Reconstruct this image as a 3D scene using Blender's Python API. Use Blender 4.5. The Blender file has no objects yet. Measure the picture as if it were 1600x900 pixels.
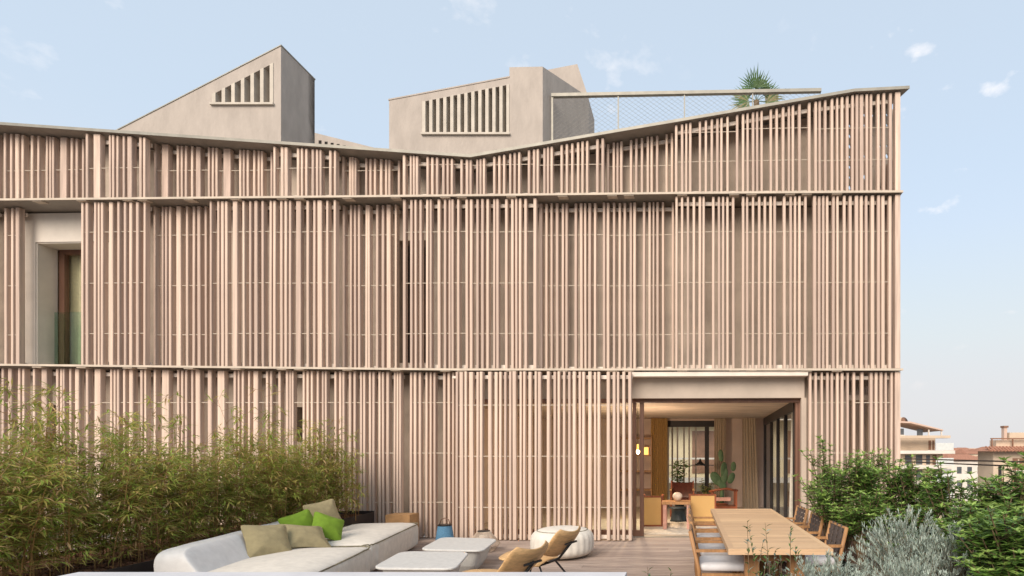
import bpy, math, random
from mathutils import Vector, Matrix, Euler, noise as mnoise
random.seed(7)
R = math.radians
scene = bpy.context.scene
COL = scene.collection

# ------------------------------------------------------------------ camera
F, PX, PY, EYE = 850.0, 1072.0, 708.0, 1.5
cam_d = bpy.data.cameras.new('camera'); cam = bpy.data.objects.new('camera', cam_d); COL.objects.link(cam)
cam.location = (0, 0, EYE); cam.rotation_euler = (R(90), 0, 0)
cam_d.sensor_width = 36; cam_d.lens = F / 1600 * 36
cam_d.shift_x = (800 - PX) / 1600; cam_d.shift_y = (PY - 450) / 1600
cam_d.clip_start = 0.05; cam_d.clip_end = 6000
scene.camera = cam

# ------------------------------------------------------------------ sky, sun, exposure
SUN_EL, SUN_AZ = R(32), R(-17)      # azimuth measured from "behind the camera", negative = to the left
world = bpy.data.worlds.new('World'); scene.world = world; world.use_nodes = True
nt = world.node_tree; nt.nodes.clear()
wo = nt.nodes.new('ShaderNodeOutputWorld'); bg = nt.nodes.new('ShaderNodeBackground')
sky = nt.nodes.new('ShaderNodeTexSky'); sky.sky_type = 'NISHITA'; sky.sun_disc = False
sky.sun_elevation = SUN_EL
sun_dir = Vector((math.sin(SUN_AZ) * math.cos(SUN_EL), -math.cos(SUN_AZ) * math.cos(SUN_EL), math.sin(SUN_EL)))
sky.sun_rotation = math.atan2(sun_dir.x, sun_dir.y)
sky.altitude = 0; sky.air_density = 1.0; sky.dust_density = 2.5; sky.ozone_density = 1.5
tc = nt.nodes.new('ShaderNodeTexCoord'); mp = nt.nodes.new('ShaderNodeMapping')
mp.inputs['Scale'].default_value = (1.0, 1.0, 1.7)
n1 = nt.nodes.new('ShaderNodeTexNoise'); n1.inputs['Scale'].default_value = 13; n1.inputs['Detail'].default_value = 7; n1.inputs['Roughness'].default_value = .55
n2 = nt.nodes.new('ShaderNodeTexNoise'); n2.inputs['Scale'].default_value = 1.6; n2.inputs['Detail'].default_value = 2
r1 = nt.nodes.new('ShaderNodeValToRGB'); r1.color_ramp.elements[0].position = .60; r1.color_ramp.elements[1].position = .74
r2 = nt.nodes.new('ShaderNodeValToRGB'); r2.color_ramp.elements[0].position = .44; r2.color_ramp.elements[1].position = .62
mul = nt.nodes.new('ShaderNodeMath'); mul.operation = 'MULTIPLY'
mul2 = nt.nodes.new('ShaderNodeMath'); mul2.operation = 'MULTIPLY'; mul2.inputs[1].default_value = .6
pale = nt.nodes.new('ShaderNodeMixRGB'); pale.inputs['Fac'].default_value = .72; pale.inputs['Color2'].default_value = (3.4, 3.92, 4.4, 1)
mix = nt.nodes.new('ShaderNodeMixRGB'); mix.inputs['Color2'].default_value = (5.6, 5.3, 5.2, 1)
L = nt.links.new
L(tc.outputs['Generated'], mp.inputs['Vector']); L(mp.outputs['Vector'], n1.inputs['Vector']); L(mp.outputs['Vector'], n2.inputs['Vector'])
L(n1.outputs['Fac'], r1.inputs['Fac']); L(n2.outputs['Fac'], r2.inputs['Fac'])
L(r1.outputs['Color'], mul.inputs[0]); L(r2.outputs['Color'], mul.inputs[1]); L(mul.outputs[0], mul2.inputs[0])
dk = nt.nodes.new('ShaderNodeMixRGB'); dk.blend_type = 'DARKEN'; dk.inputs['Fac'].default_value = 1; dk.inputs['Color2'].default_value = (4.3, 4.2, 4.3, 1)
L(sky.outputs['Color'], dk.inputs['Color1']); L(dk.outputs['Color'], pale.inputs['Color1']); L(pale.outputs['Color'], mix.inputs['Color1']); L(mul2.outputs[0], mix.inputs['Fac'])
sx = nt.nodes.new('ShaderNodeSeparateXYZ'); L(tc.outputs['Generated'], sx.inputs[0])
hz_ = nt.nodes.new('ShaderNodeMapRange'); hz_.interpolation_type = 'SMOOTHSTEP'; hz_.inputs['From Min'].default_value = 0.45; hz_.inputs['From Max'].default_value = -.03; hz_.inputs['To Min'].default_value = 0; hz_.inputs['To Max'].default_value = .9
L(sx.outputs['Z'], hz_.inputs['Value'])
hm = nt.nodes.new('ShaderNodeMixRGB'); hm.inputs['Color2'].default_value = (3.55, 3.45, 3.45, 1); L(hz_.outputs[0], hm.inputs['Fac']); L(mix.outputs['Color'], hm.inputs['Color1'])
L(hm.outputs['Color'], bg.inputs['Color']); bg.inputs['Strength'].default_value = 0.12
L(bg.outputs[0], wo.inputs['Surface'])
sl = bpy.data.lights.new('sun', 'SUN'); sl.energy = 2.3; sl.angle = R(40); sl.color = (1.0, .86, .72)
so = bpy.data.objects.new('sun', sl); COL.objects.link(so)
so.rotation_euler = sun_dir.to_track_quat('Z', 'Y').to_euler()
vs = scene.view_settings; vs.view_transform = 'Standard'; vs.look = 'None'; vs.exposure = 0.9; vs.gamma = 1; vs.use_curve_mapping = False

# ------------------------------------------------------------------ helpers
def tag(o, label=None, cat=None, group=None, kind=None):
    if label: o['label'] = label
    if cat: o['category'] = cat
    if group: o['group'] = group
    if kind: o['kind'] = kind
    return o
def empty(name, loc=(0, 0, 0), rz=0.0, parent=None):
    o = bpy.data.objects.new(name, None); COL.objects.link(o); o.location = loc; o.rotation_euler = (0, 0, rz)
    o.empty_display_size = .1
    if parent: o.parent = parent
    return o
def copy_tree(o, parent=None):
    c = o.copy(); COL.objects.link(c)
    if parent: c.parent = parent
    for ch in list(o.children): copy_tree(ch, c)
    return c
def at(px, py, Y): return Vector(((px - PX) / F * Y, Y, EYE + (PY - py) / F * Y))
def on(px, py, z):
    Y = (EYE - z) * F / (py - PY); return Vector(((px - PX) / F * Y, Y, z))

class MB:
    def __init__(s): s.v = []; s.f = []; s.mi = []
    def add(s, vs_, fs, m=0):
        b = len(s.v); s.v += [tuple(p) for p in vs_]; s.f += [tuple(i + b for i in f) for f in fs]; s.mi += [m] * len(fs); return s
    def box(s, x0, x1, y0, y1, z0, z1, m=0, mat=None):
        P = [(x, y, z) for z in (z0, z1) for y in (y0, y1) for x in (x0, x1)]
        if mat: P = [mat @ Vector(p) for p in P]
        return s.add(P, [(0, 2, 3, 1), (4, 5, 7, 6), (0, 1, 5, 4), (2, 6, 7, 3), (0, 4, 6, 2), (1, 3, 7, 5)], m)
    def prism(s, poly, y0, y1, m=0, axis='y'):
        n = len(poly)
        def P(a, b, c): return (a, c, b) if axis == 'y' else ((a, b, c) if axis == 'z' else (c, a, b))
        V = [P(a, b, y0) for a, b in poly] + [P(a, b, y1) for a, b in poly]
        fs = [tuple(range(n)), tuple(range(2 * n - 1, n - 1, -1))] + [((i + 1) % n, i, i + n, (i + 1) % n + n) for i in range(n)]
        return s.add(V, fs, m)
    def tube(s, pts, r, n=6, m=0, cap=True):
        pts = [Vector(p) for p in pts]; rs = r if isinstance(r, (list, tuple)) else [r] * len(pts)
        V = []; up = Vector((.13, .21, .97)).normalized()
        for i, p in enumerate(pts):
            t = (pts[min(i + 1, len(pts) - 1)] - pts[max(i - 1, 0)]).normalized()
            a = t.cross(up)
            if a.length < .05: a = t.cross(Vector((1, 0, 0)))
            a.normalize(); b = t.cross(a)
            for k in range(n):
                th = 2 * math.pi * k / n; V.append(p + (a * math.cos(th) + b * math.sin(th)) * rs[i])
        fs = []
        for i in range(len(pts) - 1):
            for k in range(n):
                fs.append((i * n + k, i * n + (k + 1) % n, (i + 1) * n + (k + 1) % n, (i + 1) * n + k))
        if cap: fs += [tuple(range(n))[::-1], tuple((len(pts) - 1) * n + k for k in range(n))]
        return s.add(V, fs, m)
    def lathe(s, prof, n=24, c=(0, 0, 0), m=0):
        V = []; fs = []
        for r, z in prof:
            for k in range(n):
                th = 2 * math.pi * k / n; V.append((c[0] + r * math.cos(th), c[1] + r * math.sin(th), c[2] + z))
        for i in range(len(prof) - 1):
            for k in range(n):
                fs.append((i * n + k, i * n + (k + 1) % n, (i + 1) * n + (k + 1) % n, (i + 1) * n + k))
        fs += [tuple(range(n))[::-1], tuple((len(prof) - 1) * n + k for k in range(n))]
        return s.add(V, fs, m)
    def superq(s, a, b, c, e1=.35, e2=.35, n=20, k=40, mat=None, fn=None, m=0):
        def sp(x, e): return math.copysign(abs(x) ** e, x)
        V = []; fs = []
        for i in range(n + 1):
            ph = -math.pi / 2 + math.pi * i / n
            for j in range(k):
                th = 2 * math.pi * j / k
                p = Vector((a * sp(math.cos(ph), e1) * sp(math.cos(th), e2), b * sp(math.cos(ph), e1) * sp(math.sin(th), e2), c * sp(math.sin(ph), e1)))
                if fn: p = fn(p, th, ph)
                V.append(mat @ p if mat else p)
        for i in range(n):
            for j in range(k):
                fs.append((i * k + j, i * k + (j + 1) % k, (i + 1) * k + (j + 1) % k, (i + 1) * k + j))
        return s.add(V, fs, m)
    def build(s, name, mats, parent=None, smooth=False, local=True):
        me = bpy.data.meshes.new(name)
        V = s.v
        if parent and not local:
            inv = parent.matrix_basis.inverted(); V = [inv @ Vector(p) for p in V]
        me.from_pydata([tuple(p) for p in V], [], s.f)
        mats = mats if isinstance(mats, (list, tuple)) else [mats]
        for m in mats: me.materials.append(m)
        if len(mats) > 1: me.polygons.foreach_set('material_index', s.mi)
        if smooth: me.polygons.foreach_set('use_smooth', [True] * len(s.f))
        me.validate(); me.update()
        o = bpy.data.objects.new(name, me); COL.objects.link(o)
        if parent: o.parent = parent
        return o

def mat(name, col, rough=.7, var=.12, scale=6.0, bump=0.0, bscale=40.0, stretch=(1, 1, 1), obj_var=0.0, metal=0.0, spec=.35, transl=0.0, col2=None, coord='Object'):
    m = bpy.data.materials.new(name); m.use_nodes = True; t = m.node_tree; b = t.nodes['Principled BSDF']; lk = t.links.new
    b.inputs['Roughness'].default_value = rough; b.inputs['Metallic'].default_value = metal; b.inputs['Specular IOR Level'].default_value = spec
    tcn = t.nodes.new('ShaderNodeTexCoord'); mpn = t.nodes.new('ShaderNodeMapping'); mpn.inputs['Scale'].default_value = stretch
    lk(tcn.outputs[coord], mpn.inputs['Vector'])
    nz = t.nodes.new('ShaderNodeTexNoise'); nz.inputs['Scale'].default_value = scale; nz.inputs['Detail'].default_value = 6; nz.inputs['Roughness'].default_value = .6
    lk(mpn.outputs['Vector'], nz.inputs['Vector'])
    mx = t.nodes.new('ShaderNodeMixRGB')
    c2 = col2 or tuple(c * (1 - 2.2 * var) for c in col); c1 = col if col2 else tuple(min(1, c * (1 + 1.2 * var)) for c in col)
    mx.inputs['Color1'].default_value = (*c2, 1); mx.inputs['Color2'].default_value = (*c1, 1)
    rp = t.nodes.new('ShaderNodeValToRGB'); rp.color_ramp.elements[0].position = .3; rp.color_ramp.elements[1].position = .68
    lk(nz.outputs['Fac'], rp.inputs['Fac']); lk(rp.outputs['Color'], mx.inputs['Fac'])
    out = mx.outputs['Color']
    if obj_var:
        oi = t.nodes.new('ShaderNodeObjectInfo'); hs = t.nodes.new('ShaderNodeHueSaturation')
        mr = t.nodes.new('ShaderNodeMapRange'); mr.inputs['To Min'].default_value = 1 - obj_var; mr.inputs['To Max'].default_value = 1 + obj_var
        mr2 = t.nodes.new('ShaderNodeMapRange'); mr2.inputs['To Min'].default_value = .5 - obj_var * .02; mr2.inputs['To Max'].default_value = .5 + obj_var * .02
        lk(oi.outputs['Random'], mr.inputs['Value']); lk(oi.outputs['Random'], mr2.inputs['Value'])
        lk(mr.outputs[0], hs.inputs['Value']); lk(mr2.outputs[0], hs.inputs['Hue']); lk(out, hs.inputs['Color']); out = hs.outputs['Color']
    lk(out, b.inputs['Base Color'])
    if bump:
        bz = t.nodes.new('ShaderNodeTexNoise'); bz.inputs['Scale'].default_value = bscale; bz.inputs['Detail'].default_value = 4
        lk(mpn.outputs['Vector'], bz.inputs['Vector'])
        bn = t.nodes.new('ShaderNodeBump'); bn.inputs['Strength'].default_value = bump; bn.inputs['Distance'].default_value = .01
        lk(bz.outputs['Fac'], bn.inputs['Height']); lk(bn.outputs['Normal'], b.inputs['Normal'])
    if transl:
        tr = t.nodes.new('ShaderNodeBsdfTranslucent'); ms = t.nodes.new('ShaderNodeMixShader'); ms.inputs['Fac'].default_value = transl
        lk(out, tr.inputs['Color']); lk(b.outputs[0], ms.inputs[1]); lk(tr.outputs[0], ms.inputs[2])
        lk(ms.outputs[0], t.nodes['Material Output'].inputs['Surface'])
    return m
def glass_mat(name, tint, refl=.12):
    m = bpy.data.materials.new(name); m.use_nodes = True; t = m.node_tree; t.nodes.clear(); lk = t.links.new
    o = t.nodes.new('ShaderNodeOutputMaterial'); tr = t.nodes.new('ShaderNodeBsdfTransparent'); gl = t.nodes.new('ShaderNodeBsdfGlossy')
    tr.inputs['Color'].default_value = (*tint, 1); gl.inputs['Roughness'].default_value = .02
    lw = t.nodes.new('ShaderNodeFresnel'); lw.inputs['IOR'].default_value = 1.45; ms = t.nodes.new('ShaderNodeMixShader')
    ge = t.nodes.new('ShaderNodeNewGeometry'); iv = t.nodes.new('ShaderNodeMath'); iv.operation = 'SUBTRACT'; iv.inputs[0].default_value = 1; mf = t.nodes.new('ShaderNodeMath'); mf.operation = 'MULTIPLY'
    lk(ge.outputs['Backfacing'], iv.inputs[1]); lk(iv.outputs[0], mf.inputs[0]); lk(lw.outputs[0], mf.inputs[1]); lk(mf.outputs[0], ms.inputs['Fac']); lk(tr.outputs[0], ms.inputs[1]); lk(gl.outputs[0], ms.inputs[2]); lk(ms.outputs[0], o.inputs['Surface'])
    return m
def emit_mat(name, col, s):
    m = bpy.data.materials.new(name); m.use_nodes = True; b = m.node_tree.nodes['Principled BSDF']
    b.inputs['Base Color'].default_value = (*col, 1); b.inputs['Emission Color'].default_value = (*col, 1); b.inputs['Emission Strength'].default_value = s
    return m
def weave_mat(name, c1, c2, sx, sy, rough=.8):
    m = mat(name, c1, rough, .1); t = m.node_tree; lk = t.links.new
    w = t.nodes.new('ShaderNodeTexChecker'); w.inputs['Scale'].default_value = 1
    tcn = t.nodes.new('ShaderNodeTexCoord'); mpn = t.nodes.new('ShaderNodeMapping'); mpn.inputs['Scale'].default_value = (sx, sx, sy)
    lk(tcn.outputs['Object'], mpn.inputs['Vector']); lk(mpn.outputs['Vector'], w.inputs['Vector'])
    w.inputs['Color1'].default_value = (*c1, 1); w.inputs['Color2'].default_value = (*c2, 1)
    lk(w.outputs['Color'], t.nodes['Principled BSDF'].inputs['Base Color'])
    return m

M = {}
M['slat'] = mat('slat_wood', (.61, .47, .383), .72, .15, 9, .35, 60, (1.6, 1.6, .10), .15, coord='Object')
M['plaster'] = mat('plaster', (.47, .40, .33), .9, .10, 1.6, .25, 60)
M['plaster_light'] = mat('plaster_light', (.47, .40, .335), .9, .07, 1.5, .15, 70)
M['surround'] = mat('surround_plaster', (.62, .57, .505), .9, .05, 2, .12, 70)
M['concrete'] = mat('chimney_render', (.44, .39, .345), .92, .06, 4.5, .7, 30, (1, 1, .35))
M['fin'] = mat('fin_concrete', (.55, .50, .43), .9, .06, 5, .2, 60)
M['steel'] = mat('steel_edge', (.27, .26, .225), .5, .08, 5, 0, metal=.3)
M['soffit'] = mat('soffit_metal', (.30, .27, .235), .5, .08, 3, 0, metal=.2)
M['rail'] = mat('pale_rail', (.72, .64, .56), .55, .05, 5)
M['cream_edge'] = mat('cream_edge', (.55, .47, .38), .6, .08, 5)
M['rod'] = mat('rod_steel', (.60, .52, .43), .5, .05, 5, metal=.1)
M['dark_frame'] = mat('dark_frame', (.035, .03, .03), .45, .1, 5)
M['brown_frame'] = mat('brown_frame', (.17, .085, .055), .45, .15, 6, 0, 40, (1, 1, .1))
M['glass'] = glass_mat('window_glass', (.93, .95, .93))
M['glass_green'] = glass_mat('balustrade_glass', (.84, .92, .88))
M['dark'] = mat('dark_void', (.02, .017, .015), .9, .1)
M['deck'] = mat('deck_wood', (.39, .305, .255), .75, .2, 5, .35, 60, (.35, 6, 6), .16)
M['white_paint'] = mat('white_ledge', (.60, .605, .63), .6, .05, 3, .1, 80)
M['linen'] = mat('linen_white', (.68, .64, .57), .95, .05, 12, .35, 220)
M['linen_grey'] = mat('linen_pale', (.66, .65, .635), .95, .04, 12, .35, 220)
M['seam'] = mat('seam_olive', (.20, .18, .12), .95, .2, 30)
M['olive'] = mat('pillow_olive', (.34, .285, .16), .95, .08, 14, .4, 200)
M['lime'] = mat('pillow_lime', (.17, .285, .025), .9, .08, 14, .4, 200)
M['stone_table'] = mat('table_stone', (.56, .56, .54), .6, .05, 20, .05, 90)
M['ply'] = mat('plywood', (.60, .38, .18), .45, .14, 5, .05, 60, (1, 8, 8))
M['oak'] = mat('oak_table', (.62, .42, .25), .5, .10, 4, .1, 80, (.6, 8, 8), .13)
M['teak'] = mat('teak', (.40, .21, .09), .5, .15, 6, .1, 60, (5, 5, .6))
M['strap'] = mat('strap_grey', (.115, .09, .08), .9, .12, 30, .3, 200)
M['cushion'] = mat('cushion_grey', (.62, .62, .64), .95, .04, 14, .3, 220)
M['black_metal'] = mat('black_metal', (.012, .012, .013), .4, .1)
M['blue_rope'] = mat('blue_rope', (.10, .24, .38), .8, .25, 60, .6, 120, (6, 6, .3))
M['beige_rope'] = mat('beige_rope', (.52, .42, .33), .8, .1, 40)
M['wood_block'] = mat('wood_block', (.42, .24, .11), .6, .12, 6)
M['mulch'] = mat('bark_mulch', (.20, .10, .055), .95, .35, 40, 1.0, 70)
M['planter'] = mat('planter_steel', (.03, .022, .02), .6, .2, 5)
M['corten'] = mat('corten_edge', (.17, .075, .04), .8, .2, 14, .2)
M['bamboo_g'] = mat('bamboo_leaf_green', (.33, .43, .08), .5, .2, 3, transl=.45, coord='Generated')
M['bamboo_y'] = mat('bamboo_leaf_olive', (.56, .50, .14), .55, .2, 3, transl=.45, coord='Generated')
M['bamboo_b'] = mat('bamboo_leaf_tan', (.55, .37, .18), .6, .2, 3, transl=.3, coord='Generated')
M['culm'] = mat('bamboo_culm', (.27, .155, .05), .5, .2, 8)
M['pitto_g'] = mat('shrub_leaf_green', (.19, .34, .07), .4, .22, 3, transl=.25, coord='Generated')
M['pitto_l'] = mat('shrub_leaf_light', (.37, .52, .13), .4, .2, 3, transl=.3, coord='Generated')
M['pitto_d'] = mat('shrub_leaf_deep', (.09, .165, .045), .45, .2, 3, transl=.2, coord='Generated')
M['twig'] = mat('twig', (.15, .105, .06), .8, .2, 10)
M['silver'] = mat('silver_leaf', (.47, .54, .47), .85, .15, 6, transl=.2, coord='Generated')
M['silver2'] = mat('silver_leaf_dark', (.29, .37, .31), .85, .15, 6, transl=.2, coord='Generated')
M['palm'] = mat('palm_leaf', (.09, .17, .055), .5, .2, 5, transl=.2)
M['palm_y'] = mat('palm_leaf_old', (.30, .27, .12), .6, .2, 5, transl=.2)
M['interior'] = mat('interior_plaster', (.66, .52, .44), .9, .06, 2)
M['ceiling'] = mat('interior_ceiling', (.58, .48, .40), .8, .14, 2.5, 0, 40, (.5, 2, 1))
M['floor_in'] = mat('interior_floor', (.50, .42, .33), .6, .08, 4)
M['rug'] = mat('rug', (.60, .56, .48), .95, .12, 14, .5, 90)
M['curtain_o'] = mat('curtain_ochre', (.42, .26, .10), .9, .06, 20, transl=.15)
M['curtain_b'] = mat('curtain_beige', (.52, .42, .31), .9, .05, 20, transl=.15)
M['curtain_w'] = mat('curtain_white', (.72, .68, .60), .9, .05, 20, transl=.25)
M['curtain_c'] = mat('curtain_cream', (.80, .70, .48), .9, .05, 20, transl=.2)
M['cane'] = weave_mat('cane_weave', (.62, .40, .16), (.50, .30, .11), 110, 110)
M['red_wood'] = mat('red_wood', (.24, .07, .03), .4, .2, 6, 0, 40, (1, 1, .2))
M['leather'] = mat('dark_leather', (.085, .025, .018), .4, .15, 8)
M['pink_wood'] = mat('pink_wood', (.50, .27, .21), .6, .1, 6)
M['ceramic'] = mat('vase_ceramic', (.68, .55, .44), .6, .08, 6)
M['drum'] = mat('drum_blue', (.035, .05, .06), .4, .1, 6)
M['cactus'] = mat('cactus_skin', (.075, .13, .06), .6, .15, 12)
M['bulb'] = emit_mat('bulb_warm', (1, .62, .25), 14)
M['lamp_shade'] = emit_mat('lamp_shade_lit', (1, .50, .12), 1.0)
M['ochre_wall'] = mat('ochre_wall', (.74, .63, .44), .9, .08, 1)
M['city_cream'] = mat('city_cream', (.60, .48, .36), .9, .06, .6)
M['city_white'] = mat('city_white', (.70, .64, .57), .9, .05, .6)
M['city_pink'] = mat('city_pink', (.58, .43, .35), .9, .06, .6)
M['city_glass'] = mat('city_window', (.10, .11, .12), .25, .2, 1)
M['shutter_brown'] = mat('city_shutter', (.26, .14, .09), .7, .1, 3)
M['roof_tile'] = mat('roof_tile', (.40, .19, .12), .9, .2, 4, .3, 14)
M['awning'] = mat('awning', (.62, .64, .62), .8, .04, 3)
M['ground'] = mat('city_ground', (.16, .15, .14), .9, .2, .05)
M['sea'] = mat('sea_water', (.22, .27, .32), .25, .08, .01)

# ------------------------------------------------------------------ ground, terrace
b = MB(); b.box(-3000, 3000, -800, 1500, -18.4, -18); tag(b.build('ground', M['ground']), kind='structure')
b = MB(); b.box(-6000, 6000, 1500, 5500, -18.5, -18.2); tag(b.build('sea', M['sea']), kind='structure')
deck = empty('terrace_deck'); tag(deck, kind='structure')
b = MB(); b.box(-15, 3.75, -2.5, 9.75, -.5, -.035); b.build('deck_base', M['planter'], deck)
PW = .145
yy = 3.2; row = 0
while yy < 9.62:
    x = -6.2 - random.random() * 1.5
    while x < 3.6:
        ln = random.choice((2.2, 2.8, 3.4)); x1 = min(x + ln, 3.7)
        b = MB(); b.box(x, x1 - .003, yy, yy + PW - .007, -.034 + random.random() * .002, random.random() * .0025)
        b.build('plank', M['deck'], deck); x = x1
    yy += PW; row += 1
b = MB(); b.box(-15, -6.2, -2.5, 9.7, -.034, 0); b.box(-6.2, 3.7, -2.5, 3.19, -.034, 0); b.build('paving', M['deck'], deck)

# ------------------------------------------------------------------ the building (local frame: u along the facade, v into the building)
A = R(2.0); D0 = 9.34
bld = empty('apartment_building', (0, D0, 0), -A)
tag(bld, 'modern apartment block clad in vertical pale wooden slats with folded roofline', 'building')
ca, sa = math.cos(A), math.sin(A)
def uz(px, py, v=0.0):
    dx, dz = (px - PX) / F, (PY - py) / F
    t = (v + D0 * ca) / (dx * sa + ca)
    x, y = t * dx, t
    return x * ca - (y - D0) * sa, EYE + t * dz
def U(px, v=0.0): return uz(px, 700, v)[0]
def lerp_line(pts):
    def f(u):
        for (a, za), (c, zc) in zip(pts, pts[1:]):
            if u <= c or (c, zc) == pts[-1]: return za + (zc - za) * (u - a) / (c - a)
    return f
E = -.05
roof_pts = [uz(*p, E) for p in ((-200, 181), (0, 195.5), (735, 245.5), (1335, 143), (1421, 138.5))]
slab1_pts = [uz(*p, E) for p in ((-200, 314), (0, 312), (735, 305.5), (1050, 302), (1412, 299.5))]
slab2_pts = [uz(*p, E) for p in ((-200, 568), (0, 571), (560, 576), (710, 577.5), (1412, 577.5))]
Zr, Z1, Z2 = lerp_line(roof_pts), lerp_line(slab1_pts), lerp_line(slab2_pts)   # underside of roof plate, centre lines of slab plates
UL, UR = U(-190), U(1407)

def plate(name, zf, us, v0, v1, th, m, zoff=0):
    b = MB(); n = len(us); V = []
    for u in us:
        z = zf(u) + zoff
        V += [(u, v0, z), (u, v1, z), (u, v1, z + th), (u, v0, z + th)]
    fs = [(0, 1, 2, 3), ((n - 1) * 4 + 3, (n - 1) * 4 + 2, (n - 1) * 4 + 1, (n - 1) * 4)]
    for i in range(n - 1):
        for k in range(4):
            fs.append((i * 4 + k, (i + 1) * 4 + k, (i + 1) * 4 + (k + 1) % 4, i * 4 + (k + 1) % 4))
    b.add(V, fs); return b.build(name, m, bld)
us_roof = [roof_pts[0][0], U(735, E), U(1335, E), U(1421, E)]
plate('roof_edge', Zr, us_roof[:], E - .012, E, .05, M['steel'], -.006)
plate('roof_soffit', Zr, us_roof[:3] + [U(1404, E)], E + .001, .60, .03, M['soffit'])
b = MB(); b.prism([(U(1404, E), 0), (U(1421, E), 0), (U(1404, E), .16)], 0, .03, axis='z')
for i, p in enumerate(b.v): b.v[i] = (p[0], E + .001 + p[1] * 3.0, Zr(p[0]) + p[2])
b.build('roof_tip', M['soffit'], bld)
us_s = [slab1_pts[0][0], U(735, E), U(1050, E), U(1411, E)]
plate('slab_edge', Z1, us_s, E - .012, E, .035, M['cream_edge'], -.016)
plate('slab_soffit', Z1, us_s, E + .001, .62, .025, M['soffit'], -.008)
us_s = [slab2_pts[0][0], U(560, E), U(710, E), U(1411, E)]
plate('slab_edge', Z2, us_s, E - .012, E, .035, M['cream_edge'], -.016)
plate('slab_soffit', Z2, us_s, E + .001, .62, .025, M['soffit'], -.008)
# thick floors behind
for zf, uu in ((Z1, us_s), (Z2, us_s)):
    plate('floor_slab', zf, [uu[0], uu[-1] - .2], .63, 6.2, .22, M['plaster'], -.12)
for px in (62, 131, 203, 226, 298, 371, 443, 470, 545, 620, 697, 723, 800, 880, 957, 983, 1066, 1147, 1174, 1234, 1260, 1307):
    for zf in (Z1, Z2):
        u = U(px); b = MB(); b.box(u - .085, u + .085, E + .004, E + .12, zf(u) - .030, zf(u) - .009); b.build('bracket', M['cream_edge'], bld)

# --- walls with openings
WV = .44
def wall(name, u0, u1, z0f, z1f, v0, v1, holes, m):
    """boxes round rectangular holes (uh0,uh1,zh0,zh1)"""
    cuts = sorted(set([u0, u1] + [h[0] for h in holes] + [h[1] for h in holes])); b = MB()
    def cell(a, c, za0, za1, zb0, zb1):
        b.add([(a, v0, za0), (c, v0, zb0), (c, v1, zb0), (a, v1, za0), (a, v0, za1), (c, v0, zb1), (c, v1, zb1), (a, v1, za1)],
              [(0, 3, 2, 1), (4, 5, 6, 7), (0, 1, 5, 4), (1, 2, 6, 5), (2, 3, 7, 6), (3, 0, 4, 7)])
    for a, c in zip(cuts, cuts[1:]):
        h = [q for q in holes if q[0] <= a + 1e-6 and q[1] >= c - 1e-6]
        if not h: cell(a, c, z0f(a), z1f(a), z0f(c), z1f(c))
        else:
            if h[0][2] > z0f(a) + .02: cell(a, c, z0f(a), h[0][2], z0f(c), h[0][2])
            cell(a, c, h[0][3], z1f(a), h[0][3], z1f(c))
    return b.build(name, m, bld)
def hole(x0, y0, x1, y1, v=WV):
    a, z1 = uz(x0, y0, v); c, z0 = uz(x1, y1, v); return (a, c, z0, z1)
uv = U(735, E)
# top floor wall (two pieces so that it follows the valley)
wall('wall', UL, uv, lambda u: Z1(u) + .04, lambda u: Zr(u) - .02, WV, WV + .3, [], M['plaster'])
wall('wall', uv + .001, U(1322, WV), lambda u: Z1(u) + .04, lambda u: Zr(u) - .02, WV, WV + .3, [], M['plaster'])
hW = hole(57, 379, 131, 600); hW = (hW[0], hW[1], 3.12, hW[3])
hD = hole(621, 376, 669, 572); hD = (hD[0], hD[1], 3.15, hD[3])
wall('wall', UL, U(1392, WV), lambda u: Z2(u) + .03, lambda u: Z1(u) - .03, WV, WV + .32, [hW, hD], M['plaster'])
hL1 = hole(82, 633, 92, 690); hL2 = hole(463, 636, 474, 690)
wall('wall', UL, U(700, WV), lambda u: 0.0, lambda u: Z2(u) - .03, WV, WV + .3, [hL1, hL2], M['plaster'])
for h in (hL1, hL2):
    b = MB(); b.box(h[0], h[1], WV + .2, WV + .22, h[2], h[3]); b.build('window_pane', M['dark'], bld)
# lintel over the big opening and cheek wall
uo0, uo1 = U(986, .2), U(1257, .2)
zl0 = uz(1100, 622, .2)[1]; zl1 = uz(1100, 588, .0)[1]
b = MB(); b.box(uo0, uo1, .20, .60, zl0, Z2(uo1) - .03); b.build('lintel', M['plaster_light'], bld)
b = MB(); b.box(uo0, uo1 + .02, -.03, .195, zl1, Z2(uo1) - .022); b.build('fascia', M['rail'], bld)
b = MB(); b.box(U(1249, .4), U(1260, .2), .20, .62, 0, zl0); b.build('door_cheek', M['plaster_light'], bld)
# wall behind the front shutters right of the door (loggia cheek)
b = MB(); b.box(U(1257, .4), U(1322, WV), WV, WV + .25, 0, Z2(2) - .03); b.build('wall', M['plaster'], bld)

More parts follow.
